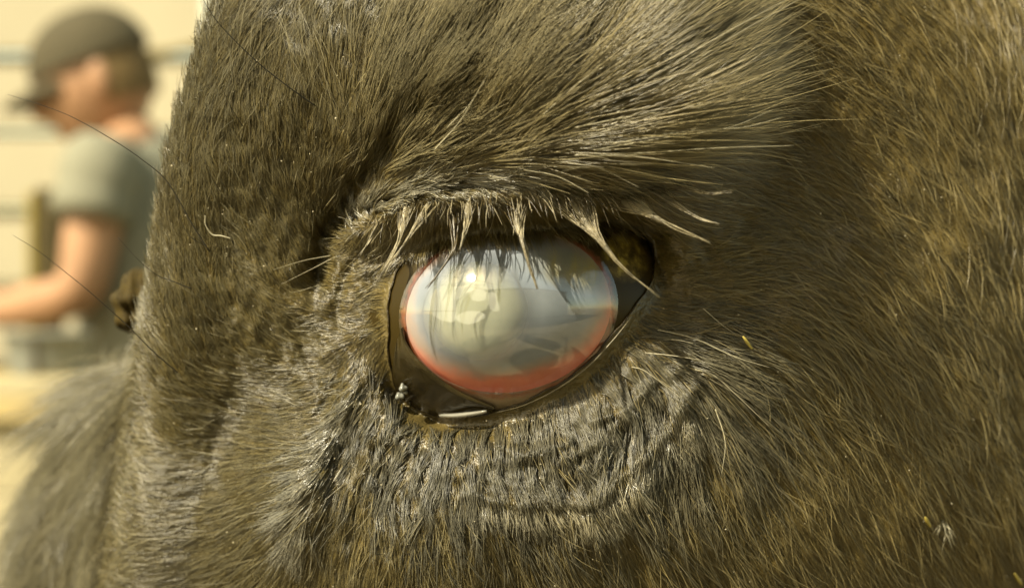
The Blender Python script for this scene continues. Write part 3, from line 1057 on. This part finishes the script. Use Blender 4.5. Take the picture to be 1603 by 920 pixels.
def ramp(n, l, fac, stops):
    r_ = n.new('ShaderNodeValToRGB')
    el = r_.color_ramp.elements
    while len(el) < len(stops):
        el.new(0.5)
    for e, (p, c) in zip(el, stops):
        e.position = p
        e.color = (*c, 1) if len(c) == 3 else c
    l.new(fac, r_.inputs['Fac'])
    return r_


CC, CA, CB, CT = (796.0, 487.0), 166.0, 130.0, 10.0       # the clear part: middle, half axes, tilt


def cornea_rho(u, v):
    x = u - CC[0]; y = -(v - CC[1])
    c, s = math.cos(R(CT)), math.sin(R(CT))
    return np.sqrt(((x * c + y * s) / CA) ** 2 + ((-x * s + y * c) / CB) ** 2)


def bulge(u, v):
    q = np.clip(1 - cornea_rho(u, v) ** 2, 0, 1)
    return 3.0 * q


def polar_patch(cx, cy, ru, rv, hfun, nr=64, na=128, tilt=0.0, r0=0.0):
    a = np.linspace(0, 2 * np.pi, na, endpoint=False)
    rows = []
    for q in np.linspace(max(r0, 0.002), 1, nr):
        x, y = np.cos(a) * ru * q, np.sin(a) * rv * q
        c, s = math.cos(R(tilt)), math.sin(R(tilt))
        U = cx + x * c - y * s
        W = cy - (x * s + y * c)
        rows.append(place(U, W, hfun(U, W)))
    return np.concatenate(rows), [f[::-1] for f in grid_faces(nr, na, True)]


# white of the eye and, inside it, the dark chamber
m, n, l, b = new_mat('eye_white')
rho, tc = rho_node(n, l, CC[0], CC[1], CA, CB, CT)
nz = n.new('ShaderNodeTexNoise'); nz.inputs['Scale'].default_value = 900; nz.inputs['Detail'].default_value = 6
l.new(tc.outputs['Object'], nz.inputs['Vector'])
ad = n.new('ShaderNodeMath'); ad.operation = 'MULTIPLY_ADD'
l.new(nz.outputs['Fac'], ad.inputs[0]); ad.inputs[1].default_value = 0.10; l.new(rho, ad.inputs[2])
sb = n.new('ShaderNodeMath'); sb.operation = 'MULTIPLY'; l.new(ad.outputs[0], sb.inputs[0]); sb.inputs[1].default_value = 0.5
rb = ramp(n, l, sb.outputs[0], [(0.0, (0.10, 0.115, 0.10)), (0.50, (0.12, 0.12, 0.10)), (0.53, (0.26, 0.10, 0.05)),
                                (0.56, (0.23, 0.17, 0.11)), (0.60, (0.15, 0.115, 0.07)), (0.64, (0.03, 0.02, 0.004)), (1.0, (0.02, 0.012, 0.002))])
rs = ramp(n, l, sb.outputs[0], [(0.0, (0.10, 0.115, 0.10)), (0.50, (0.12, 0.12, 0.10)), (0.52, (0.20, 0.06, 0.025)),
                                (0.545, (0.03, 0.02, 0.004)), (1.0, (0.02, 0.012, 0.002))])
sz = n.new('ShaderNodeSeparateXYZ'); l.new(tc.outputs['Object'], sz.inputs[0])
mz = n.new('ShaderNodeMapRange'); l.new(sz.outputs['Z'], mz.inputs['Value'])
mz.inputs['From Min'].default_value = CAM_Z - 0.0095; mz.inputs['From Max'].default_value = CAM_Z - 0.0135
mz.inputs['To Min'].default_value = 0; mz.inputs['To Max'].default_value = 1
rp = n.new('ShaderNodeMix'); rp.data_type = 'RGBA'
l.new(mz.outputs['Result'], rp.inputs['Factor']); l.new(rs.outputs['Color'], rp.inputs['A']); l.new(rb.outputs['Color'], rp.inputs['B'])
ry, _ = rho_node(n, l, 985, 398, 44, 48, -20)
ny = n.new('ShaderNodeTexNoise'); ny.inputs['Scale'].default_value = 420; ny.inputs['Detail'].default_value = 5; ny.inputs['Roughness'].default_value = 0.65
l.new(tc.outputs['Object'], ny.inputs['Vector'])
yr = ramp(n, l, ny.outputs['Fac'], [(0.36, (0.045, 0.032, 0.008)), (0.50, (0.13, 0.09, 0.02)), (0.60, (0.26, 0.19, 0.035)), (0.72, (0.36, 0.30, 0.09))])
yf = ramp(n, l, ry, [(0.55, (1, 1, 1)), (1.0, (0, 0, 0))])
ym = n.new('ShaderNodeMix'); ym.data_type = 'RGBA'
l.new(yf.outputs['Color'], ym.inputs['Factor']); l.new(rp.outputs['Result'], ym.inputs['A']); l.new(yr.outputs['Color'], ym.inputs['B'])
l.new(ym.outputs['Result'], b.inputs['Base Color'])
b.inputs['Roughness'].default_value = 0.3
b.inputs['Specular IOR Level'].default_value = 0.12
M['eye_white'] = m


def sclera_h(u, v):
    q = cornea_rho(u, v)
    return globe_h(u, v) - 5.0 * sstep(1.0 - q, 0.02, 0.16)


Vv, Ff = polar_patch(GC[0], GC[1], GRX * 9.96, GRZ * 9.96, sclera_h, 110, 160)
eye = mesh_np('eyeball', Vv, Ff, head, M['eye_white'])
tag(eye, 'cloudy grey eyeball with red rim')

# opaque swollen lens
m, n, l, b = new_mat('milky_lens')
b.inputs['Base Color'].default_value = (0.56, 0.56, 0.37, 1)
b.inputs['Roughness'].default_value = 0.35
b.inputs['Subsurface Weight'].default_value = 0.4
b.inputs['Subsurface Radius'].default_value = (0.003, 0.003, 0.002)
b.inputs['Subsurface Scale'].default_value = 1.0
b.inputs['Specular IOR Level'].default_value = 0.0
M['lens'] = m
LC = (747.0, 486.0)


def lens_h(u, v):
    q = ((u - LC[0]) / 86) ** 2 + ((v - LC[1]) / 84) ** 2
    return globe_h(u * 0 + LC[0], v * 0 + LC[1]) - 4.4 + 4.4 * np.sqrt(np.clip(1 - q, 0, 1))


Vv, Ff = polar_patch(LC[0], LC[1], 86, 84, lens_h, 40, 80)
mesh_np('lens', Vv, Ff, eye, M['lens'])

# clouded layer of the cornea: grey, red towards the edge, thinner over the lens
m, n, l, b = new_mat('cloudy_layer')
ri, tc = rho_node(n, l, 791, 472, 174, 121, 10)
ro, _ = rho_node(n, l, CC[0], CC[1], CA, CB, CT)
rl, _ = rho_node(n, l, LC[0] + 2, LC[1], 100, 98, 0)
nz = n.new('ShaderNodeTexNoise'); nz.inputs['Scale'].default_value = 260; nz.inputs['Detail'].default_value = 7; nz.inputs['Roughness'].default_value = 0.6
l.new(tc.outputs['Object'], nz.inputs['Vector'])
wob = n.new('ShaderNodeMath'); wob.operation = 'MULTIPLY_ADD'
l.new(nz.outputs['Fac'], wob.inputs[0]); wob.inputs[1].default_value = 0.17; l.new(ri, wob.inputs[2])
hf = n.new('ShaderNodeMath'); hf.operation = 'MULTIPLY'; l.new(wob.outputs[0], hf.inputs[0]); hf.inputs[1].default_value = 0.6
rp = ramp(n, l, hf.outputs[0], [(0.0, (0.24, 0.255, 0.255)), (0.36, (0.23, 0.255, 0.28)), (0.53, (0.245, 0.26, 0.285)), (0.59, (0.34, 0.26, 0.22)),
                                (0.66, (0.66, 0.20, 0.12)), (0.74, (0.58, 0.125, 0.08)), (0.84, (0.36, 0.14, 0.085)), (1.0, (0.18, 0.12, 0.07))])
cl = n.new('ShaderNodeTexNoise'); cl.inputs['Scale'].default_value = 110; cl.inputs['Detail'].default_value = 3
l.new(tc.outputs['Object'], cl.inputs['Vector'])
cm = n.new('ShaderNodeMapRange'); cm.inputs['From Min'].default_value = 0.35; cm.inputs['From Max'].default_value = 0.65
cm.inputs['To Min'].default_value = 0.82; cm.inputs['To Max'].default_value = 1.12
l.new(cl.outputs['Fac'], cm.inputs['Value'])
vm = n.new('ShaderNodeVectorMath'); vm.operation = 'SCALE'
l.new(rp.outputs['Color'], vm.inputs[0]); l.new(cm.outputs['Result'], vm.inputs['Scale'])
ry, _ = rho_node(n, l, 900, 420, 78, 40, -12)  # yellow streaks: a reflection painted into the layer's colour
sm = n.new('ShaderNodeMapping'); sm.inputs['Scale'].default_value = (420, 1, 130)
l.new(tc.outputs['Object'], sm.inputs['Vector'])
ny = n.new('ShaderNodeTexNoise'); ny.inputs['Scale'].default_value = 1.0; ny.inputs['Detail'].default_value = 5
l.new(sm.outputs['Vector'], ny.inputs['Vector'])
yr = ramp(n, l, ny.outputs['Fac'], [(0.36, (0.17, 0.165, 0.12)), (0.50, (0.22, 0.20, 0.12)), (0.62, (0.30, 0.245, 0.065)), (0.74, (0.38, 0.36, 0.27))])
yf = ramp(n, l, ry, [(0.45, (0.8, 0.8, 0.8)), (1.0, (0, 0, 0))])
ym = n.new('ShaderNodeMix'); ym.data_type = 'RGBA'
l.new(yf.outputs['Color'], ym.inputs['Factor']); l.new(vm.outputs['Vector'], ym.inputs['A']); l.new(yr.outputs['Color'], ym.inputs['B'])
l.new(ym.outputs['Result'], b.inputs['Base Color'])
b.inputs['Roughness'].default_value = 0.6
b.inputs['Specular IOR Level'].default_value = 0.1
al = ramp(n, l, rl, [(0.0, (0.25,) * 3), (0.62, (0.36,) * 3), (1.0, (0.93,) * 3)])
l.new(al.outputs['Color'], b.inputs['Alpha'])
M['cloud'] = m
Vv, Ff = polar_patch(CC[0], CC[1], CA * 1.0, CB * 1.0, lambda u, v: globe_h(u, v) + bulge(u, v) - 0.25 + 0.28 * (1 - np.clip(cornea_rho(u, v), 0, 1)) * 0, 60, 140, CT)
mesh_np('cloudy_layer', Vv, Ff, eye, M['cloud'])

# clear wet surface
m, n, l, b = new_mat('tear_film')
n.remove(b)
out = [x for x in n if x.type == 'OUTPUT_MATERIAL'][0]
tr = n.new('ShaderNodeBsdfTransparent')
gl = n.new('ShaderNodeBsdfGlossy'); gl.inputs['Roughness'].default_value = 0.07
lw = n.new('ShaderNodeLayerWeight'); lw.inputs['Blend'].default_value = 0.5
pw = n.new('ShaderNodeMath'); pw.operation = 'POWER'; l.new(lw.outputs['Facing'], pw.inputs[0]); pw.inputs[1].default_value = 4.0
fr = n.new('ShaderNodeMath'); fr.operation = 'MULTIPLY_ADD'; l.new(pw.outputs[0], fr.inputs[0]); fr.inputs[1].default_value = 0.6; fr.inputs[2].default_value = 0.125
mx = n.new('ShaderNodeMixShader')
l.new(fr.outputs[0], mx.inputs['Fac']); l.new(tr.outputs[0], mx.inputs[1]); l.new(gl.outputs[0], mx.inputs[2])
l.new(mx.outputs[0], out.inputs['Surface'])
M['film'] = m
Vv, Ff = polar_patch(CC[0], CC[1], CA * 1.04, CB * 1.04, lambda u, v: globe_h(u, v) + bulge(u, v) + 0.12, 70, 160, CT)
mesh_np('cornea', Vv, Ff, eye, M['film'])

# third eyelid in the inner corner
M['third'] = plain('third_eyelid', (0.042, 0.030, 0.009), 0.20, 0.5, 0.3, 220, 0.3, 600)
e1 = catmull([(627, 515), (634, 540), (655, 568), (690, 598), (725, 620), (772, 640)], 60)
e0 = catmull([(618, 545), (614, 590), (626, 626), (656, 650), (705, 660), (772, 654)], 60)
rows = []
for q in np.linspace(0, 1, 14):
    P = e0 * (1 - q) + e1 * q
    hh = globe_h(P[:, 0], P[:, 1]) + 0.35 + 0.9 * q ** 3 + 0.5 * math.sin(q * 9) * 0.3 + bulge(P[:, 0], P[:, 1])
    rows.append(place(P[:, 0], P[:, 1], hh))
P = e1 + np.array([3.0, -3.0])
rows.append(place(P[:, 0], P[:, 1], globe_h(P[:, 0], P[:, 1]) + 0.9 + bulge(P[:, 0], P[:, 1])))
rows.append(place(P[:, 0], P[:, 1], globe_h(P[:, 0], P[:, 1]) + 0.1 + bulge(P[:, 0], P[:, 1])))
mesh_np('third_eyelid', np.concatenate(rows), grid_faces(len(rows), 60), head, M['third'])

# tear pooled along the lower lid
m, n, l, b = new_mat('tear')
b.inputs['Base Color'].default_value = (0.16, 0.15, 0.12, 1)
b.inputs['Roughness'].default_value = 0.04
b.inputs['Specular IOR Level'].default_value = 1.0
b.inputs['Coat Weight'].default_value = 1.0
b.inputs['Coat Roughness'].default_value = 0.03
M['tear'] = m
P = catmull([(688, 650), (715, 650), (745, 646), (762, 643)], 24)
Vv, Ff = tube_arrays(place(P[:, 0], P[:, 1], globe_h(P[:, 0], P[:, 1]) + 1.6), 0.00045 * np.sin(np.linspace(0.15, 3.0, 24)) ** 0.4, 8)
mesh_np('tear_line', Vv, Ff, head, M['tear'])
P = catmull([(775, 646), (820, 634), (870, 610), (920, 574), (960, 532), (990, 494)], 60)
Vv, Ff = tube_arrays(place(P[:, 0], P[:, 1], globe_h(P[:, 0], P[:, 1]) + 1.05), 0.00014 * np.sin(np.linspace(0.1, 3.05, 60)) ** 0.5, 8)
mesh_np('lid_line', Vv, Ff, head, M['lid_line'])
for (uu, vv, rr) in [(631, 606, 0.7), (626, 619, 0.65), (622, 628, 0.45), (634, 613, 0.4), (621, 637, 0.3)]:
    bm = bmesh.new()
    bmesh.ops.create_icosphere(bm, subdivisions=3, radius=rr * 0.001)
    c = place(np.array([uu]), np.array([vv]), globe_h(np.array([uu]), np.array([vv])) + 1.6)[0]
    for vt in bm.verts:
        vt.co = Vector(c) + vt.co * (1 + 0.22 * math.sin(vt.co.x * 5200 + uu) + 0.2 * math.sin(vt.co.z * 4300 + vv))
    me = bpy.data.meshes.new('mucus_drop'); bm.to_mesh(me); bm.free()
    me.polygons.foreach_set('use_smooth', [True] * len(me.polygons))
    link('mucus_drop', me, head, M['mucus'])


# ------------------------------------------------------------------ lashes
def hsurf(u, v):
    return float(bil(Hgrid, np.array([float(u)]), np.array([float(v)]))[0])


def lash(root_a, root_b, pts, strands, mat, r0=0.085, blade=0.0, dh=(0.4, 4.0, 5.0), name='eyelash', spread=1.0):
    """Strands rise from a stretch of the lid between root_a and root_b and run together into one point."""
    rr = random.Random(int(root_a[0] * 7 + root_a[1]))
    parts = []
    main = [((root_a[0] + root_b[0]) / 2, (root_a[1] + root_b[1]) / 2)] + list(pts)
    nm = len(main)
    mh = []
    h0 = hsurf(*main[0])
    for i in range(nm):
        t = i / (nm - 1)
        mh.append(h0 + np.interp(t, [0, 0.5, 1], dh))
    for k in range(strands):
        f = (k + rr.uniform(-.3, .3)) / max(1, strands - 1)
        ra = (root_a[0] + (root_b[0] - root_a[0]) * f + rr.gauss(0, 2), root_a[1] + (root_b[1] - root_a[1]) * f + rr.gauss(0, 3.5))
        off = np.array([ra[0] - main[0][0], ra[1] - main[0][1]])
        P = []
        end = nm if rr.random() < 0.6 else nm - 1
        for i in range(end):
            t = i / (nm - 1)
            w_ = max(0.0, 1 - t * (1.5 + 0.5 * rr.random())) ** 1.3
            hh = mh[i] if i else hsurf(*ra) - 0.2
            P.append((main[i][0] + off[0] * w_ + rr.gauss(0, 1.2) * spread, main[i][1] + off[1] * w_ + rr.gauss(0, 1.2) * spread, hh + rr.gauss(0, 0.25)))
        P = np.array(P)
        if len(P) == 2:
            P = np.vstack([P[0], (P[0] + P[1]) / 2, P[1]])
        C = catmull(P, 18)
        rad = r0 * 0.001 * rr.uniform(0.7, 1.2) * np.interp(np.linspace(0, 1, 18), [0, 0.5, 0.85, 1], [0.9, 1.0, 0.7, 0.12])
        parts.append(tube_arrays(place(C[:, 0], C[:, 1], C[:, 2]), rad, 6))
    if blade:
        P = np.array([(m_[0], m_[1], h_) for m_, h_ in zip(main, mh)])
        C = catmull(P, 30)
        t = np.linspace(0, 1, 30)
        rad = 0.001 * blade * np.interp(t, [0, 0.10, 0.3, 0.55, 0.8, 1], [0.5, 0.95, 0.75, 0.36, 0.22, 0.04]) * (1 + 0.12 * np.sin(t * 37 + root_a[0]))
        V_, F_ = tube_arrays(place(C[:, 0], C[:, 1], C[:, 2]), rad, 14, 0.30)
        parts.append((V_, F_))
    Vv, Ff = merge(parts)
    return mesh_np(name, Vv, Ff, head, mat)


lash((622, 326), (652, 316), [(628, 366), (615, 397), (588, 445)], 15, M['lash'], blade=0.55)
lash((660, 322), (684, 314), [(652, 352), (630, 386), (612, 408)], 11, M['lash'], blade=0.5)
lash((724, 318), (746, 312), [(730, 350), (723, 380), (719, 392)], 11, M['lash'], blade=0.6)
lash((700, 332), (722, 330), [(712, 362), (709, 395), (686, 427), (668, 452)], 8, M['lash_dark'], blade=0.35)
lash((800, 318), (830, 312), [(812, 350), (821, 386), (830, 420), (841, 452)], 15, M['lash'], blade=0.7)
lash((784, 320), (796, 316), [(803, 350), (818, 385), (826, 410)], 4, M['lash_dark'])
lash((858, 318), (926, 300), [(912, 340), (932, 366), (957, 399), (988, 430), (1032, 465)], 28, M['lash'], blade=0.55)
lash((942, 322), (1006, 300), [(1002, 326), (1026, 341), (1056, 355), (1112, 380)], 25, M['lash'], blade=1.05, dh=(0.6, 5.5, 7.5))
lash((1000, 296), (1040, 300), [(1055, 318), (1094, 341), (1126, 351)], 13, M['lash'], blade=0.5, dh=(1.5, 7, 9.5))
lash((1030, 280), (1072, 292), [(1086, 297), (1110, 302), (1146, 301)], 10, M['lash'], blade=0.35, dh=(3, 8, 11))
lash((590, 345), (604, 336), [(590, 352), (578, 378), (560, 402)], 6, M['lash'])
rr = random.Random(5)
for k in range(170):            # single fine lashes and lid hairs between the tufts
    f = rr.random()
    u0 = 590 + f * 470 + rr.gauss(0, 6)
    v0 = float(np.interp(u0, [590, 650, 740, 850, 950, 1060], [345, 318, 305, 300, 300, 312])) + rr.gauss(0, 7)
    a = R(np.interp(u0, [590, 700, 800, 900, 1000, 1060], [-118, -100, -85, -60, -35, -15]) + rr.gauss(0, 16))
    L = rr.uniform(25, 60)
    lash((u0, v0), (u0 + 1, v0), [(u0 + math.cos(a) * L * .5, v0 - math.sin(a) * L * .5 - 3), (u0 + math.cos(a) * L, v0 - math.sin(a) * L)],
         1, M['lash' if rr.random() < .4 else 'lash_dark'], r0=0.07, dh=(0.2, 2.2, 3.4), name='fine_eyelash')


# ------------------------------------------------------------------ long single hairs
def long_hair(name, pts, mat, r0, h_root, h_tip, label=None, parent=head, taper=(1, 0.25)):
    """pts run from the root to the tip."""
    P = np.array(pts, float)
    s = np.concatenate([[0], np.cumsum(np.linalg.norm(np.diff(P, axis=0), axis=1))])
    h = h_root + (h_tip - h_root) * (s / s[-1])
    C = catmull(np.column_stack([P, h]), 40)
    Vv, Ff = tube_arrays(place(C[:, 0], C[:, 1], C[:, 2]), 0.001 * r0 * np.linspace(taper[0], taper[1], 40), 7)
    o = mesh_np(name, Vv, Ff, parent, mat)
    if label: o['label'] = label
    return o


W = M['whisker']
long_hair('whisker', [(494, 166), (450, 135), (400, 95), (345, 40), (318, 0), (290, -50)], W, 0.12, hsurf(494, 166) + 3, 9)
long_hair('whisker', [(328, 394), (300, 350), (262, 285), (220, 248), (170, 215), (110, 182), (60, 163), (12, 148)], W, 0.12, -7.5, -5)
long_hair('whisker', [(322, 385), (300, 372), (284, 348), (275, 310)], W, 0.07, -9.5, -8)
long_hair('whisker', [(278, 583), (240, 550), (200, 510), (150, 465), (110, 432), (60, 393), (20, 368)], W, 0.11, -11, -5)
long_hair('whisker', [(300, 452), (270, 440), (245, 430), (215, 405), (185, 372)], W, 0.1, -8, -7)
long_hair('whisker', [(380, 198), (360, 165), (340, 120)], W, 0.07, -3, 1)
long_hair('whisker', [(345, 300), (330, 275), (312, 240)], W, 0.06, -7, -4)
PH = M['pale_hair']
for pts, r0, h0, h1 in [
        ([(940, 172), (1020, 120), (1130, 55), (1245, -8)], 0.12, 16, 18),
        ([(960, 180), (1040, 130), (1140, 62), (1250, 0)], 0.11, 16, 17),
        ([(905, 240), (1000, 240), (1120, 232), (1243, 228)], 0.11, 15, 15),
        ([(900, 243), (1000, 246), (1120, 263)], 0.10, 15, 15),
        ([(930, 235), (1040, 216), (1140, 200), (1210, 172)], 0.10, 16, 15),
        ([(960, 225), (1080, 205), (1160, 200), (1225, 184)], 0.10, 16, 15),
        ([(900, 200), (1000, 180), (1100, 168), (1165, 156)], 0.10, 17, 16),
        ([(850, 180), (920, 120), (1010, 70), (1060, 15)], 0.10, 17, 19),
        ([(700, 200), (745, 150), (800, 50), (840, -10)], 0.09, 13, 18),
        ([(680, 235), (720, 190), (750, 140), (765, 110)], 0.10, 12, 16),
        ([(820, 266), (872, 276), (922, 302)], 0.10, 12, 14),
        ([(880, 268), (932, 262), (1000, 293)], 0.10, 12, 14),
        ([(518, 400), (475, 408), (428, 422)], 0.08, -9, -6),
        ([(525, 402), (490, 420), (440, 445)], 0.08, -9, -6),
        ([(500, 446), (470, 455), (455, 458)], 0.06, -10, -8),
        ([(1030, 516), (1088, 530), (1150, 558), (1205, 575)], 0.09, -4, 1),
        ([(1038, 531), (1060, 532), (1085, 537)], 0.07, -4, 0),
        ([(1010, 552), (1050, 556), (1096, 563)], 0.09, -3, 2),
        ([(989, 574), (1012, 582), (1067, 623)], 0.085, -2, 2),
        ([(1101, 483), (1130, 508), (1150, 522)], 0.08, -4, -1),
        ([(1088, 578), (1117, 587), (1156, 621), (1205, 668)], 0.09, -2, 0),
        ([(1120, 640), (1135, 690), (1130, 740)], 0.1, -2, 0)]:
    long_hair('long_pale_hair', pts, PH, r0, h0, h1)


# ------------------------------------------------------------------ bits caught in the coat (things of their own)
def flake(name, pts, r0, flat, mat, label, cat, group=None, lift=2.2):
    P = np.array(pts, float)
    h = np.array([hsurf(*p) for p in P]) + lift
    C = catmull(np.column_stack([P, h]), 16)
    Vv, Ff = tube_arrays(place(C[:, 0], C[:, 1], C[:, 2]), 0.001 * r0 * np.sin(np.linspace(0.35, 2.8, 16)) ** 0.6, 6, flat)
    return tag(mesh_np(name, Vv, Ff, None, mat), label, cat, group)


HG = 'bits of hay caught in the coat'
flake('hay_flake', [(776, 136), (781, 128), (786, 119)], 0.32, 0.4, M['hay'], 'tiny yellow hay flake caught in the brow hair above the eye', 'hay', HG, 4.5)
flake('hay_flake', [(364, 148), (371, 145), (379, 142)], 0.28, 0.4, M['hay'], 'tiny yellow hay flake on the forehead near the left outline', 'hay', HG)
flake('hay_flake', [(1448, 809), (1452, 816), (1457, 824)], 0.34, 0.4, M['hay'], 'tiny yellow hay flake on the lower right cheek beside a pale tuft', 'hay', HG, 3.0)
flake('hay_flake', [(1163, 526), (1170, 536), (1178, 546)], 0.26, 0.4, M['hay'], 'thin yellow hay stalk lying in the coat right of the eye', 'hay', HG, 3.5)
flake('hay_flake', [(1588, 897), (1594, 906), (1600, 914)], 0.36, 0.4, M['hay'], 'yellow hay bit in the bottom right corner of the coat', 'hay', HG, 3.5)
P = catmull([(321, 337), (322, 352), (332, 367), (346, 369), (361, 373)], 30)
Vv, Ff = tube_arrays(place(P[:, 0], P[:, 1], np.array([hsurf(*p) for p in P]) + 2.2), 0.001 * 0.12 * np.sin(np.linspace(0.3, 2.9, 30)) ** 0.6, 6)
tag(mesh_np('loose_hair', Vv, Ff, None, PH), 'short pale curled loose hair lying on the nose side of the face', 'hair')
# pale tuft on the cheek
parts = []
rr = random.Random(9)
for k in range(16):
    a = rr.uniform(-130, -25)
    L = rr.uniform(20, 48)
    u0, v0 = 1480 + rr.gauss(0, 3), 818 + rr.gauss(0, 3)
    pts = np.array([(u0, v0, hsurf(u0, v0) + 1.2), (u0 + math.cos(R(a)) * L * .5, v0 - math.sin(R(a)) * L * .5, hsurf(u0, v0) + 2.6),
                    (u0 + math.cos(R(a)) * L, v0 - math.sin(R(a)) * L, hsurf(u0, v0) + 2.4)])
    C = catmull(pts, 10)
    parts.append(tube_arrays(place(C[:, 0], C[:, 1], C[:, 2]), 0.00009 * np.linspace(1, .2, 10), 5))
Vv, Ff = merge(parts)
mesh_np('pale_tuft', Vv, Ff, head, PH)
# dust and dander
parts = []
for k in range(420):
    u0, v0 = rr.uniform(240, 1600), rr.uniform(0, 915)
    if inside_lid(np.array([u0]), np.array([v0]))[0] or bil(Dgrid, np.array([u0]), np.array([v0]))[0] < 25:
        continue
    rad = rr.choice([0.05, 0.07, 0.07, 0.09, 0.13]) * 0.001
    p, _, _, nn = frame(np.array([u0]), np.array([v0]))
    c = p[0] + nn[0] * 0.001 * rr.uniform(1.0, 2.4)
    oc = np.array([(1, 0, 0), (-1, 0, 0), (0, 1, 0), (0, -1, 0), (0, 0, 1), (0, 0, -1)], float) * rad * np.array([rr.uniform(.6, 1.6), .7, rr.uniform(.6, 1.6)]) + c
    parts.append((oc, [(0, 2, 4), (2, 1, 4), (1, 3, 4), (3, 0, 4), (2, 0, 5), (1, 2, 5), (3, 1, 5), (0, 3, 5)]))
Vv, Ff = merge(parts)
tag(mesh_np('dander', Vv, Ff, head, M['dander'], False), kind='stuff')
# dark lid bulge of the far eye, past the bridge of the nose
bm = bmesh.new()
bmesh.ops.create_icosphere(bm, subdivisions=4, radius=1)
c = place(np.array([226.0]), np.array([476.0]), np.array([-58.0]))[0]
for vt in bm.verts:
    k = 1 + 0.08 * math.sin(vt.co.z * 9) + 0.06 * math.sin(vt.co.x * 14 + vt.co.z * 5)
    vt.co = Vector((c[0] + vt.co.x * 0.0052 * k, c[1] + vt.co.y * 0.012 * k, c[2] + vt.co.z * 0.0066 * k))
me = bpy.data.meshes.new('far_eyelid'); bm.to_mesh(me); bm.free()
me.polygons.foreach_set('use_smooth', [True] * len(me.polygons))
link('far_eyelid', me, head, M['far_lid'])
